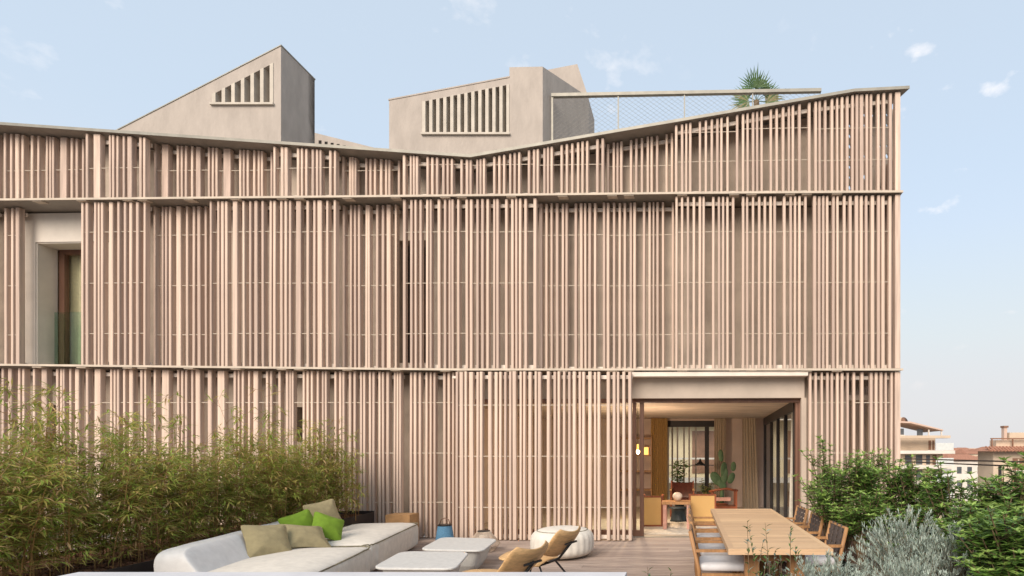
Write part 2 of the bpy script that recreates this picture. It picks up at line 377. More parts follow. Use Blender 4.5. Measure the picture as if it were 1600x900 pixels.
# --- slatted shutters
slat_cache = {}
SD = .095
def slat_mesh(w):
    k = round(w * 250)
    if k in slat_cache: return slat_cache[k]
    w = k / 250; c = min(.012, w * .25)
    poly = []
    for cx, cy, a0 in ((c, c, 180), (w - c, c, 270), (w - c, SD - c, 0), (c, SD - c, 90)):
        for a in (0, 45, 90): poly.append((cx + c * math.cos(R(a0 + a)), cy + c * math.sin(R(a0 + a))))
    b = MB(); b.prism(poly, 0, 1, axis='z')
    b.f = [tuple(reversed(f)) for f in b.f]
    o = b.build('slat', M['slat']); me = o.data; bpy.data.objects.remove(o); slat_cache[k] = me; return me
TOP = [(4.8,4),(15,4),(23.5,5.9),(32.2,4),(47.2,4),(58,3.4),(71.2,3.4),(76.2,2.8),(81.2,3.2),(93.8,9.7),(109.4,3.8),(117.7,3.8),(127.7,3.3),(133,4),(145.6,10.4),(169.7,3.4),(175,3.4),(181,3.4),(191,3.5),(198.7,7),(217,3.9),(223.4,3.8),(239.7,3.8),(252,10.4),(275.6,4),(282,3.4),(288,3.8),(297.7,3.8),(305.6,7.5),(324.4,3.4),(330.6,3.4),(336.2,3.8),(348.4,11),(373,3.6),(379,3.5),(385,3.8),(395,3.8),(402.5,3.5),(406.9,3.8),(422,3.5),(426.6,3.4),(438,5),(444.2,5.5),(463,4),(469.7,3.6),(476.2,3.8),(486,4),(493,3.8),(498.7,3.5),(513.7,4),(521,3.8),(533.7,3.8),(544.8,3.7),(549,3.9),(553.5,3.4),(570.2,3.5),(576.5,3.9),(583.7,3.8),(593,4.4),(601,3.8),(606.2,3.8),(621.2,3.8),(629,4.5),(640,3.2),(644.7,3.4),(649,4.2),(666,3.8),(673,4.4),(680.6,4.4),(690.2,4.1),(697.5,3.5),(703.7,3.8),(719,3.8),(727,4.6),(733,4),(743.7,3.4),(748.7,3.5),(754,3.8),(770,3.8),(778,4),(785.6,3.8),(795.2,3.5),(802,4),(809,4),(824.4,4),(832.2,4.4),(838,4),(848.5,4),(854,3.9),(859.7,4),(875.4,4),(883.5,3.8),(892,4),(901,4),(908,3.8),(915.2,4),(931,4.2),(939.4,4.4),(947.7,4),(957,3.8),(963,3.6),(968.5,4.2),(984,3.8),(992.2,3.8),(1001,4),(1010.2,3.8),(1016.2,3.8),(1024.7,4),(1039.7,3.6),(1048,3.8),(1054.6,4.1),(1064,4),(1070.6,3.4),(1076.5,4.1),(1091.9,3.8),(1101,3.8),(1110,4),(1119,4),(1125.4,3.6),(1135,3.8),(1149.7,4),(1159,4),(1166.5,3.8),(1175,4),(1181.5,3.5),(1188.4,3.8),(1202.7,4.1),(1212,4.1),(1221.7,4.4),(1231,3.8),(1237.1,3.9),(1247.2,4.4),(1262.6,4.4),(1272.5,4.5),(1279,4.1),(1288,4.1),(1298,4.4),(1307,3.5),(1313.5,4.5),(1322.1,4.6),(1330,4.1),(1336.9,4.4),(1343.7,6),(1352.7,4.1),(1359.3,4),(1370.6,4.4),(1378.8,4.4),(1389.1,5)]
MID = [(6,4),(16.6,3.5),(24.4,5.8),(126.2,3.7),(133,4.4),(146.6,3.4),(152,3.2),(157,3.7),(170,6.2),(183,3.8),(193,4),(201.2,4.8),(212,4.3),(223,3.4),(240,3.2),(252,3),(257.5,3.7),(263,4),(275,7.5),(290,3.8),(300,4),(308,5),(319.4,3.7),(327,3.4),(339.4,3.1),(344.8,4.5),(351,4.2),(363,7.5),(378.7,3.5),(388.7,3.7),(397,5.2),(408.7,3.8),(420.4,3.7),(426,4),(437.2,4),(444,4.1),(450.6,3.8),(462,7.5),(478.5,4),(488.5,3.8),(496,7),(509,3.5),(521,3.7),(534.7,3.4),(546,3.4),(552.5,3.7),(559.3,3.7),(570.3,3.6),(574.8,3.4),(586.8,4),(596.2,4),(604,6.6),(616.6,3.4),(628.8,4.4),(640.2,3.7),(647.5,3.5),(655,3.7),(665,3.7),(670.8,3.6),(683.5,4.6),(693,3.8),(700.6,3.5),(704.8,4),(714,3.8),(727.2,4.2),(733.5,4.6),(744,4),(751.5,4.1),(759.4,4.4),(770.2,3.5),(775,4.4),(788.7,4.4),(798.4,4.2),(805,3.5),(810.2,4.2),(819,4.1),(833,5),(842,5.2),(851.6,3.8),(860,3.5),(868,4.6),(877.2,3.8),(883,4),(897.2,4.2),(906.2,4.4),(913,3.4),(918.7,4.4),(927.5,4),(942,3.8),(948,4.4),(957.5,3.8),(966,3.8),(974.4,3.8),(983.7,3.8),(989.4,4.4),(1004,4),(1013,3.8),(1019.7,3),(1025.6,3.8),(1034.4,3.5),(1049.4,3.4),(1055,3.8),(1064,3.8),(1073,3.6),(1082,4),(1091,4.2),(1097.2,3.8),(1112.5,4),(1122,3.8),(1128,3.8),(1135,3.8),(1144,3.9),(1159,4.1),(1166,3.8),(1174.6,3.5),(1184,3.9),(1193,4.1),(1201.7,4.1),(1208.5,4.5),(1224,4.5),(1233.4,4.1),(1240.3,3.7),(1247.2,4.1),(1256.1,4.1),(1270.8,5.1),(1278,4.5),(1284.3,4),(1290.8,4.1),(1300.1,4.6),(1307,3.7),(1316.6,4.6),(1326.3,5),(1335.5,5.5),(1343.7,4.8),(1352,4.1),(1361,5.5),(1370.3,4.7),(1377.4,5.2),(1388.2,5)]
GND = [(2.5,3.8),(11,5.9),(28,3.8),(33.7,3.5),(51.2,3.8),(64.4,8.7),(87.5,3.5),(92.7,3.2),(98,3.1),(108,3.5),(116.2,6.5),(134,3.9),(147,9.4),(171.2,3.5),(176.5,3.5),(182,4),(192,3.7),(201,6.2),(218.7,4),(225,3.1),(239.7,3.6),(252,10.6),(276.2,3.5),(282,3.5),(288,3.8),(298,3.4),(306,7),(324.7,6.2),(339.4,11),(364,4),(371,3.2),(377,3.8),(387,3.2),(395,7.5),(414.7,3.6),(421,3.8),(435,4),(446.5,4.1),(451.2,3.1),(455,3.1),(472,3.5),(478,3.8),(485,3.5),(494.6,3.5),(502.2,3.1),(507.2,3.6),(522.2,3.6),(529,3.8),(534.7,3.4),(544.4,4),(551.5,3.9),(562.5,3.5),(567,3.4),(576.6,3.4),(581,3.7),(591,3.5),(596.6,3.5),(602.7,4.5),(614,3.2),(619,3.2),(623.4,3.5),(639.4,4),(646.2,4.4),(654,4.2),(664,3.5),(671,3.2),(677,3.5),(692,4.1),(699.4,4.1),(706,3.5),(711,3.8),(718,5.6),(725.4,4),(733,6.6),(743.7,3.8),(749,4.7),(762.5,5.6),(772.2,5.2),(779.4,3.8),(787,4.1),(795,4),(801,5.9),(811.5,3.8),(817,3.9),(825,5),(835,3.8),(840.2,5),(853.7,5),(864.4,4.4),(871,4),(879,4.1),(887.5,4),(894.4,5),(904,3.9),(909.4,4.4),(918.4,5.4),(928,3.5),(933.4,4.5),(948,5),(957.2,4.6),(964,3.8),(972.2,4.4),(982,5),(1264,4),(1272.8,4),(1282.7,3.7),(1291,4.2),(1298,4.2),(1306.7,4),(1313.3,4.3),(1322.7,3.7),(1332.5,4.5),(1344.6,4.7),(1359.5,4.8),(1367.1,4.5),(1374.6,4.8),(1383.2,3.9),(1390.7,3.9)]
RC = .20
# (first px, last px, recess)
PT = [(-190,-90,RC),(-90,0,RC),(0,131,RC),(131,237,0),(237,330,RC),(330,424,RC),(424,531,0),(531,627,RC),(627,731,0),(731,836,0),(836,945,0),(945,1052,RC),(1052,1156,0),(1156,1270,0),(1270,1396,0)]
PM = [(-190,-90,RC),(-90,0,RC),(0,40,RC),(124,237,0),(237,326,RC),(326,424,0),(424,531,0),(531,627,RC),(627,731,0),(731,839,0),(839,946,RC),(946,1053,RC),(1053,1157,0),(1157,1269,0),(1269,1396,0)]
PG = [(-190,-90,RC),(-90,0,RC),(0,131,.05),(131,237,.05),(237,335,.08),(335,443,.08),(443,531,.05),(531,627,.05),(627,709,.05),(709,800,-.15),(800,895,-.15),(895,989,-.15),(1260,1330,.02),(1330,1396,.02)]
def shutters(slats, panels, zbf, ztf, rods):
    for p0, p1, v in panels:
        ps = [s for s in slats if p0 <= s[0] < p1]
        if p1 <= 0: ps = [(p0 + 3 + i * 9.2 + random.uniform(-2, 2), random.choice((3.6, 3.8, 4.2, 6.5))) for i in range(int((p1 - p0) / 9.4))]
        if not ps: continue
        ua, ub = U(ps[0][0], v), U(ps[-1][0] + ps[-1][1], v)
        root = empty('shutter_panel', (0, 0, 0), 0, bld)
        for px, w in ps:
            a, c = U(px, v), U(px + w, v)
            zt, zb = ztf(a, v) - random.uniform(.0, .012), zbf(a, v)
            s = bpy.data.objects.new('slat', slat_mesh(max(.034, c - a))); COL.objects.link(s); s.parent = root
            s.location = (a, v + random.uniform(-.004, .004), zb); s.scale = (1, 1, zt - zb); s.rotation_euler = (random.gauss(0, .0008), random.gauss(0, .0012), random.gauss(0, .03))
        n = 2
        for which in ('top', 'bottom'):
            b = MB(); V = []
            for u in (ua, ub):
                z = (ztf(u, v) - .115) if which == 'top' else zbf(u, v) + .012
                V += [(u, v + SD + .006, z), (u, v + SD + .03, z), (u, v + SD + .03, z + .062), (u, v + SD + .006, z + .062)]
            b.add(V, [(0, 1, 2, 3), (7, 6, 5, 4)] + [(k, k + 4, (k + 1) % 4 + 4, (k + 1) % 4) for k in range(4)])
            b.build('rail', M['rail'], root)
        for py in rods(p0, v):
            za, zb_ = uz(ps[0][0], py, v)[1], uz(ps[0][0], py, v)[1]
            b = MB(); b.tube([(ua, v + .03, za), (ub, v + .03, za)], .0075, 5); b.build('rod', M['rod'], root)
def rods_top(p0, v): return (266 if v else 262,) if p0 < 600 else ((257,) if p0 < 940 else ((259,) if v else ((200, 250) if p0 > 1100 else (206, 252))))
def rods_mid(p0, v): return (367, 446, 523) if v else ((362, 442, 521) if p0 < 1050 else (362, 441, 521))
def rods_gnd(p0, v): return (633, 713, 793) if v < 0 else (629, 708, 785)
shutters(TOP, PT, lambda u, v: Z1(u) + .03, lambda u, v: Zr(u) - .015, rods_top)
shutters(MID, PM, lambda u, v: Z2(u) + .03, lambda u, v: Z1(u) - .03, rods_mid)
shutters(GND, PG, lambda u, v: .02, lambda u, v: Z2(u) - (.045 if v < 0 else .03), rods_gnd)
# door-side rail of the outer sliding track over the front shutters
b = MB(); b.box(U(709), U(989), -.05 + .0, .02, Z2(-2) - .14, Z2(-2) - .10); b.build('track', M['rail'], bld)

# --- corner: post, side facade with slats
for (z0f, z1f) in ((lambda u: Z1(u) + .03, lambda u: Zr(u) - .02), (lambda u: Z2(u) + .03, lambda u: Z1(u) - .03), (lambda u: .02, lambda u: Z2(u) - .03)):
    c0, c1 = U(1398.5), U(1406.5)
    b = MB(); b.box(c0, c1, -.01, .10, z0f(c1), z1f(c1)); b.build('corner_post', M['slat'], bld)
    side = empty('shutter_panel', (0, 0, 0), 0, bld)
    for i in range(24):
        v = .26 + i * .135 + random.uniform(-.03, .03)
        b = MB(); b.box(c1 - .10, c1 - .005, v, v + .055, z0f(c1), min(z1f(c1), 6.6)); b.build('slat', M['slat'], side)
su0, su1, scv = U(1322, WV) + .002, U(1404, WV), WV + .02
nx, nz = 7, 9; z0_, z1_ = Z1(3) + .05, Zr(3.4) - .01; b = MB(); V = []; fs = []
dx_, dz_ = (su1 - su0) / nx, (z1_ - z0_) / nz
for i in range(nx):
    for j in range(nz):
        x_, z_ = su0 + i * dx_, z0_ + j * dz_; hw = (.12 + .16 * (mnoise.noise(Vector((i * 1.7, j * 1.3, 2))))) * dx_; hh = hw * 2.2
        cx_, cz_ = x_ + dx_ / 2, z_ + dz_ / 2
        C4 = [(x_, z_), (x_ + dx_, z_), (x_ + dx_, z_ + dz_), (x_, z_ + dz_)]
        if hw < .012: b.add([(p, scv, q) for p, q in C4], [(0, 1, 2, 3)]); continue
        D4 = [(cx_, cz_ - hh), (cx_ + hw, cz_), (cx_, cz_ + hh), (cx_ - hw, cz_)]
        b.add([(p, scv, q) for p, q in C4 + D4], [(0, 1, 4), (1, 5, 4), (1, 2, 5), (2, 6, 5), (2, 3, 6), (3, 7, 6), (3, 0, 7), (0, 4, 7)])
o = b.build('pierced_screen', M['plaster'], bld); md = o.modifiers.new('solid', 'SOLIDIFY'); md.thickness = .03
# end walls and back, roof deck, living-room shell
b = MB(); b.box(UL, UR - .3, 6.2, 6.45, Z2(0) + .1, 5.9); b.build('wall', M['plaster'], bld)
b = MB(); b.box(UL - .2, UL, 0, 6.45, 0, 5.9); b.build('wall', M['plaster'], bld)
b = MB(); b.box(UL, U(1318), .75, 6.4, 5.86, 5.98); b.build('roof_deck', M['plaster'], bld)
b = MB(); b.box(U(1310, WV), U(1318, WV), WV + .31, 6.2, 5.98, 6.9); b.build('wall', M['plaster'], bld)
LU0, LU1, LV1, LZ = U(700, WV), 1.93, 5.75, 2.455
b = MB(); b.box(LU0 - .25, LU0, WV + .01, LV1, 0, LZ); b.build('wall', M['interior'], bld)
b = MB(); b.box(LU0, UR - .35, .61, LV1 + .2, LZ, LZ + .1); b.build('ceiling', M['ceiling'], bld)
b = MB(); b.box(LU0, UR - .1, .30, LV1 + .2, -.03, .006); b.build('room_floor', M['floor_in'], bld)
# back wall with window
def room(px, py, Y):   # world point to local
    w = at(px, py, Y) - Vector((0, D0, 0)); return (w.x * ca - w.y * sa, w.x * sa + w.y * ca, w.z)
bw0, bw1 = room(1037, 700, 15.0)[0], room(1117, 700, 15.0)[0]
bz1 = at(0, 657, 15).z
wall('wall', LU0, LU1 + .2, lambda u: 0.0, lambda u: LZ, LV1, LV1 + .2, [(bw0, bw1, 0.06, bz1)], M['interior'])
win = empty('rear_window', (0, 0, 0), 0, bld)
b = MB(); b.box(bw0, bw1, LV1 + .05, LV1 + .12, bz1 - .17, bz1); b.box(bw0, bw0 + .07, LV1 + .05, LV1 + .12, 0.07, bz1 - .171); b.box(bw1 - .28, bw1 - .16, LV1 + .05, LV1 + .12, .07, bz1 - .171); b.build('frame', M['dark_frame'], win)
b = MB(); b.box(bw0 + .07, bw1, LV1 + .13, LV1 + .14, .07, bz1 - .17); b.build('pane', M['glass'], win)
rs = empty('shutter_panel', (0, 0, 0), 0, bld)
u = bw0 + .05
while u < bw0 + .92:
    b = MB(); b.box(u, u + .045, LV1 + .6, LV1 + .68, 0, 2.5); b.build('slat', M['slat'], rs); u += random.choice((.12, .15, .19))
b = MB(); b.tube([(bw0, LV1 + .64, 1.15), (bw1 + .3, LV1 + .64, 1.15)], .012, 5); b.build('rod', M['black_metal'], rs)
# glazed side wall
gw = empty('glazed_wall', (0, 0, 0), 0, bld)
for v0, w in ((.62, .07), (1.75, .10), (2.9, .09), (4.1, .10), (5.55, .12)):
    b = MB(); b.box(LU1, LU1 + .07, v0, v0 + w, .01, LZ - .19); b.build('post', M['dark_frame'], gw)
b = MB(); b.box(LU1 - .002, LU1 + .072, .62, 5.7, LZ - .189, LZ - .002); b.build('head_rail', M['dark_frame'], gw)
for v0, v1 in ((.70, 1.74), (1.86, 2.89), (3.0, 4.09), (4.21, 5.54)):
    b = MB(); b.box(LU1 + .03, LU1 + .04, v0, v1, .02, LZ - .19); b.build('pane', M['glass'], gw)
# front glazing behind the sliding shutters, and brown door frame
fg = empty('sliding_door', (0, 0, 0), 0, bld)
fz = uz(1100, 622.5, .35)[1]
ua, ub = U(990, .36), U(1252, .36)
b = MB(); b.box(LU0, ub, .33, .42, fz - .075, fz - .001); b.build('head_frame', M['brown_frame'], fg)
b = MB(); b.box(ub - .055, ub, .331, .42, .01, fz - .076); b.build('jamb', M['brown_frame'], fg)
b = MB(); b.box(ub - .10, ub - .058, .36, .47, .01, fz - .076); b.build('jamb', M['brown_frame'], fg)
for px0, px1 in ((989, 994), (1000, 1006), (905, 911), (818, 824), (735, 741)):
    b = MB(); b.box(U(px0, .4), U(px1, .4), .36, .44, .01, fz - .076); b.build('stile', M['brown_frame'], fg)
b = MB(); b.box(LU0, U(1000, .4), .361, .44, .011, .12); b.build('bottom_rail', M['brown_frame'], fg)
for px0, px1 in ((742, 817), (825, 904), (912, 988), (994.5, 999.5)):
    b = MB(); b.box(U(px0, .4), U(px1, .4), .39, .40, .12, fz - .08); b.build('pane', M['glass'], fg)
b = MB(); b.box(LU0, ub, .30, .46, -.02, .012); b.build('threshold', M['steel'], fg)
b = MB(); b.box(LU0, uo0 - .001, .42, .60, fz - .001, Z2(-2) - .03); b.build('wall', M['plaster'], bld)

# --- left window with glass balustrade
sr = empty('window_surround', (0, 0, 0), 0, bld); zs0, zs1 = hW[2], Z1(hW[0]) - .04
ws0, ws1 = U(40, WV), hW[1]
MB().box(ws0, hW[0], WV - .02, WV - .001, zs0, zs1).build('panel', M['surround'], sr); MB().box(hW[0], ws1 + .5, WV - .02, WV - .001, hW[3], zs1).build('panel', M['surround'], sr)
MB().box(hW[0] + .001, hW[0] + .02, WV, WV + .32, zs0, hW[3] - .021).build('reveal', M['surround'], sr); MB().box(hW[0] + .001, hW[1], WV, WV + .32, hW[3] - .02, hW[3] - .001).build('reveal', M['surround'], sr)
w = empty('window', (0, 0, 0), 0, bld)
wv = WV + .33
b = MB()
b.box(hW[0] + .03, hW[0] + .14, wv, wv + .08, hW[2], hW[3]); b.box(hW[0] + .141, hW[1], wv, wv + .08, hW[3] - .10, hW[3]); b.box(hW[0] + .141, hW[1], wv, wv + .08, hW[2], hW[2] + .10)
b.build('frame', M['brown_frame'], w)
b = MB(); b.box(hW[0] + .14, hW[1] + .3, wv + .05, wv + .06, hW[2] + .1, hW[3] - .1); b.build('pane', M['glass'], w)
def curtain(name, p0, p1, z0, z1, m, parent, amp=.035, folds=9, local=True, flare=0.0):
    p0, p1 = Vector((p0[0], p0[1], 0)), Vector((p1[0], p1[1], 0)); n = folds * 8; d = (p1 - p0); nrm = Vector((-d.y, d.x, 0)).normalized(); b = MB(); V = []; rows = 6
    ph = random.random() * 6
    for r in range(rows + 1):
        t = r / rows
        for i in range(n + 1):
            s_ = i / n; a = amp * (.6 + .4 * t)
            p = p0 + d * (s_ * (1 + flare * t)) + nrm * (a * math.sin(s_ * folds * 2 * math.pi + ph + .5 * math.sin(s_ * 9)) + .3 * a * math.sin(s_ * folds * 3.3 + 2 * t))
            V.append((p.x, p.y, z1 + (z0 - z1) * t))
    fs = [(r * (n + 1) + i, r * (n + 1) + i + 1, (r + 1) * (n + 1) + i + 1, (r + 1) * (n + 1) + i) for r in range(rows) for i in range(n)]
    b.add(V, fs); return b.build(name, m, parent, smooth=True)
curtain('curtain', (hW[0] - .75, wv + .17), (hW[1] + .3, wv + .17), hW[2], hW[3], M['curtain_c'], w, .04, 12)
b = MB(); b.box(hW[0] - .5, hW[1] + .8, wv + .9, wv + .95, hW[2] - .2, hW[3] + .3); b.build('inner_wall', M['interior'], w)
bal = empty('balustrade', (0, 0, 0), 0, bld)
zt = uz(100, 484, WV)[1]
b = MB(); b.box(hW[0] + .16, hW[1], WV + .16, WV + .172, hW[2] + .02, zt); b.build('pane', M['glass_green'], bal)
b = MB(); b.box(hW[0] + .148, hW[0] + .16, WV + .16, WV + .33, hW[2] + .02, zt); b.build('pane', M['glass_green'], bal)
# dark window behind the slats with a lit lamp in the room
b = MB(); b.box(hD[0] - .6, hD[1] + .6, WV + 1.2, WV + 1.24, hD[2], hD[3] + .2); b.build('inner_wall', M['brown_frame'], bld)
b = MB(); b.box(hD[0] + .22, hD[0] + .25, WV + .2, WV + .28, hD[2], hD[3]); b.box(hD[0], hD[0] + .06, WV + .2, WV + .28, hD[2], hD[3]); b.build('window_frame', M['dark_frame'], bld)
b = MB(); u = U(663.4, 1.2); b.tube([(u, WV + .9, 4.55), (u, WV + .9, 4.0)], .03, 8); b.build('pendant_glow', M['lamp_shade'], bld)

# --- rooftop light chimneys
def world_poly(pts, Y): return [(at(x, y, Y).x, at(x, y, Y).z) for x, y in pts]
def chimney_front(name, outer, holepts, nf, finw, Y, dep, hole_split):
    """outer: polygon with a slot cut, given as list of convex pieces"""
ZB = 5.5
def to_local(b):
    inv = bld.matrix_basis.inverted(); b.v = [tuple(inv @ Vector(p)) for p in b.v]; return b
# chimney A: triangular scoop
ch = empty('roof_chimney', (0, 0, 0), 0, bld); Y = 11.0; Y2 = 12.0
def zz(y, Y=11.0): return at(0, y, Y).z
def xx(x, Y=11.0): return at(x, 0, Y).x
def slope(x): return 72 + (438 - x) * (202 - 72) / (438 - 187)       # top edge y(px)
pieces = [[(100, slope(100)), (100, 300), (332, 300), (332, slope(332))],
          [(332, slope(332)), (332, 147.5), (427, 98.5), (427, slope(427))],
          [(332, 161.5), (332, 300), (427, 300), (427, 161.5)],
          [(427, slope(427)), (427, 300), (439, 300), (439, 71.6)]]
b = MB()
for pc in pieces: b.prism(world_poly(pc, Y), Y, Y + .28)
b.build('front_wall', M['concrete'], ch) if False else to_local(b).build('front_wall', M['concrete'], ch)
b = MB(); b.add([(xx(439), Y + .279, zz(300)), (xx(439), Y2, zz(300)), (xx(439), Y2, zz(71.6)), (xx(439), Y + .279, zz(71.6)),
                 (xx(439) - .25, Y + .279, zz(300)), (xx(439) - .25, Y2, zz(300)), (xx(439) - .25, Y2, zz(71.6) - .1), (xx(439) - .25, Y + .279, zz(71.6) - .1)],
                [(0, 1, 2, 3), (7, 6, 5, 4), (0, 3, 7, 4), (1, 5, 6, 2), (3, 2, 6, 7), (0, 4, 5, 1)])
to_local(b).build('side_wall', M['concrete'], ch)
b = MB(); b.prism(world_poly([(100, slope(100)), (100, 300), (439, 300), (439, 71.6)], Y), Y2 - .2, Y2 - .001); to_local(b).build('back_wall', M['concrete'], ch)
b = MB(); P = [(xx(100), zz(slope(100))), (xx(439), zz(71.6))]
b.add([(P[0][0], Y - .012, P[0][1] + .002), (P[1][0] + .012, Y - .012, P[1][1] + .002), (P[1][0] + .012, Y2 + .01, P[1][1] + .002), (P[0][0], Y2 + .01, P[0][1] + .002),
       (P[0][0], Y - .012, P[0][1] + .022), (P[1][0] + .012, Y - .012, P[1][1] + .022), (P[1][0] + .012, Y2 + .01, P[1][1] + .022), (P[0][0], Y2 + .01, P[0][1] + .022)],
      [(3, 2, 1, 0), (4, 5, 6, 7), (0, 1, 5, 4), (1, 2, 6, 5), (2, 3, 7, 6), (3, 0, 4, 7)])
to_local(b).build('roof_cap', M['steel'], ch)
b = MB(); b.box(xx(330), xx(429), Y - .05, Y + .02, zz(165), zz(162)); to_local(b).build('sill', M['fin'], ch)
b = MB(); b.box(xx(332), xx(427), Y + .55, Y + .6, zz(162), zz(98)); to_local(b).build('shaft_lining', M['brown_frame'], ch)
for i in range(7):
    x0 = 332 + i * 15.0; x1 = x0 + 5.4
    yt = lambda x: 147.5 + (98.5 - 147.5) * (x - 332) / 95
    b = MB(); b.prism(world_poly([(x0, 161.4), (x1, 161.4), (x1, yt(x1)), (x0, yt(x0))], Y), Y - .012, Y + .20); to_local(b).build('fin', M['fin'], ch)
# chimney B
ch = empty('roof_chimney', (0, 0, 0), 0, bld)
tB = lambda x: 157 + (121.2 - 157) * (x - 608) / 189
hB = lambda x: 159 + (132 - 159) * (x - 660) / 136
pieces = [[(608, tB(608)), (608, 300), (660, 300), (660, tB(660))], [(660, tB(660)), (660, hB(660)), (796, hB(796)), (796, tB(796))],
          [(660, 208.5), (660, 300), (796, 300), (796, 208.5)], [(796, 105), (796, 300), (848, 300), (848, 104)]]
b = MB()
for pc in pieces: b.prism(world_poly(pc, Y), Y, Y + .28)
to_local(b).build('front_wall', M['concrete'], ch)
YB = 12.6
a0, a1, a2 = at(848, 104, Y), at(920, 152, YB), at(920, 300, YB)
b = MB(); th = Vector((-.25, .02, 0)); q = [at(848, 300, Y), a2, a1, a0]; q[0].z = a2.z
q[0].y += .002; q[3].y += .002
b.add(q + [p + th + Vector((0, .27, 0)) for p in q], [(0, 1, 2, 3), (7, 6, 5, 4), (0, 4, 5, 1), (1, 5, 6, 2), (2, 6, 7, 3), (3, 7, 4, 0)])
to_local(b).build('side_wall', M['concrete'], ch)
b = MB(); b.prism(world_poly([(840, 112), (840, 300), (918, 300), (918, 148), (902, 100)], YB + .05), YB + .05, YB + 1.0); to_local(b).build('rear_volume', M['concrete'], ch)
b = MB(); b.box(xx(608), xx(796), YB - .6, YB - .4, zz(300), zz(157)); to_local(b).build('back_wall', M['concrete'], ch)
b = MB(); b.box(xx(608), xx(620), Y + .281, YB - .4, zz(300), zz(157)); to_local(b).build('side_wall', M['concrete'], ch)
b = MB(); b.prism(world_poly([(607, tB(607) - .2), (796, tB(796) - .2), (796, tB(796) - 2.2), (607, tB(607) - 2.2)], Y), Y - .01, YB - .4); to_local(b).build('roof_cap', M['concrete'], ch)
b = MB(); b.box(xx(659), xx(797.5), Y - .05, Y + .02, zz(211.5), zz(208.6)); to_local(b).build('sill', M['fin'], ch)
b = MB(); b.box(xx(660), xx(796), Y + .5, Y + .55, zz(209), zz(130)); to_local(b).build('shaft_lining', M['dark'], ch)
for i in range(13):
    x0 = 660 + i * 10.95; x1 = x0 + (5.0 if i < 12 else 4.5)
    b = MB(); b.prism(world_poly([(x0, 208.4), (x1, 208.4), (x1, hB(x1)), (x0, hB(x0))], Y), Y - .012, Y + .20); to_local(b).build('fin', M['fin'], ch)
# low rear chimney between the two
ch = empty('roof_chimney', (0, 0, 0), 0, bld)
Y3 = 13.6
b = MB(); b.prism(world_poly([(470, 202), (470, 300), (640, 300), (612, 236), (590, 232)], Y3), Y3, Y3 + .9); to_local(b).build('front_wall', M['concrete'], ch)
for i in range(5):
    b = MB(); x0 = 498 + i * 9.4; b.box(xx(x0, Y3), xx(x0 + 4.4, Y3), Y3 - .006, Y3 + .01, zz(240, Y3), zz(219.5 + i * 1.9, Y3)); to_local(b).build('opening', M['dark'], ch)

# --- roof railing with cable mesh
rr = empty('roof_railing', at(1070, 200, 11.2)); tag(rr, 'steel roof railing with diamond cable mesh and flat handrail above the slats', 'railing')
Yr = 11.2
pL, pR = at(862, 149.5, Yr), at(1283, 141.5, Yr)
def W2(b, name, m, smooth=False): return b.build(name, m, rr, smooth, local=False)
b = MB(); d = pR - pL
V = []
for p in (pL, pR):
    V += [p + Vector((0, -.03, -.03)), p + Vector((0, .05, -.03)), p + Vector((0, .05, .035)), p + Vector((0, -.03, .035))]
b.add(V, [(0, 1, 2, 3), (7, 6, 5, 4)] + [(k, k + 4, (k + 1) % 4 + 4, (k + 1) % 4) for k in range(4)]); W2(b, 'handrail', M['steel'])
for px in (863, 966, 1069.5, 1176):
    t = (px - 862) / (1283 - 862); p = pL + d * t
    b = MB(); b.box(p.x - (.02 if px < 900 else .012), p.x + (.02 if px < 900 else .012), p.y - .012, p.y + .012, 5.98, p.z - .031); W2(b, 'post', M['steel'])
b = MB(); H = 1.35; pitch = .125; x = pL.x - 1.4
def clipseg(x0, z0, x1, z1):
    return (Vector((x0, Yr, z0)), Vector((x1, Yr, z1)))
slope_h = d.z / d.x
while x < pR.x + 1.0:
    for sgn in (1, -1):
        # wire with angle ~ 35 degrees from pL.z down H
        run = H / math.tan(R(36)) * sgn
        xa, xb = x, x + run
        t0, t1 = 0.0, 1.0
        for lo_hi in (0, 1):
            pass
        def par(xv): return (xv - xa) / (xb - xa)
        ts = sorted((par(pL.x), par(pR.x))); t0, t1 = max(0, ts[0]), min(1, ts[1])
        if t1 - t0 < .02: continue
        def pt(t): xv = xa + (xb - xa) * t; return (xv, Yr, pL.z - .03 + slope_h * (xv - pL.x) - H * t)
        b.tube([pt(t0), pt(t1)], .0022, 3, cap=False)
    x += pitch
o = W2(b, 'cable_mesh', M['steel']); tag(o, kind='stuff')

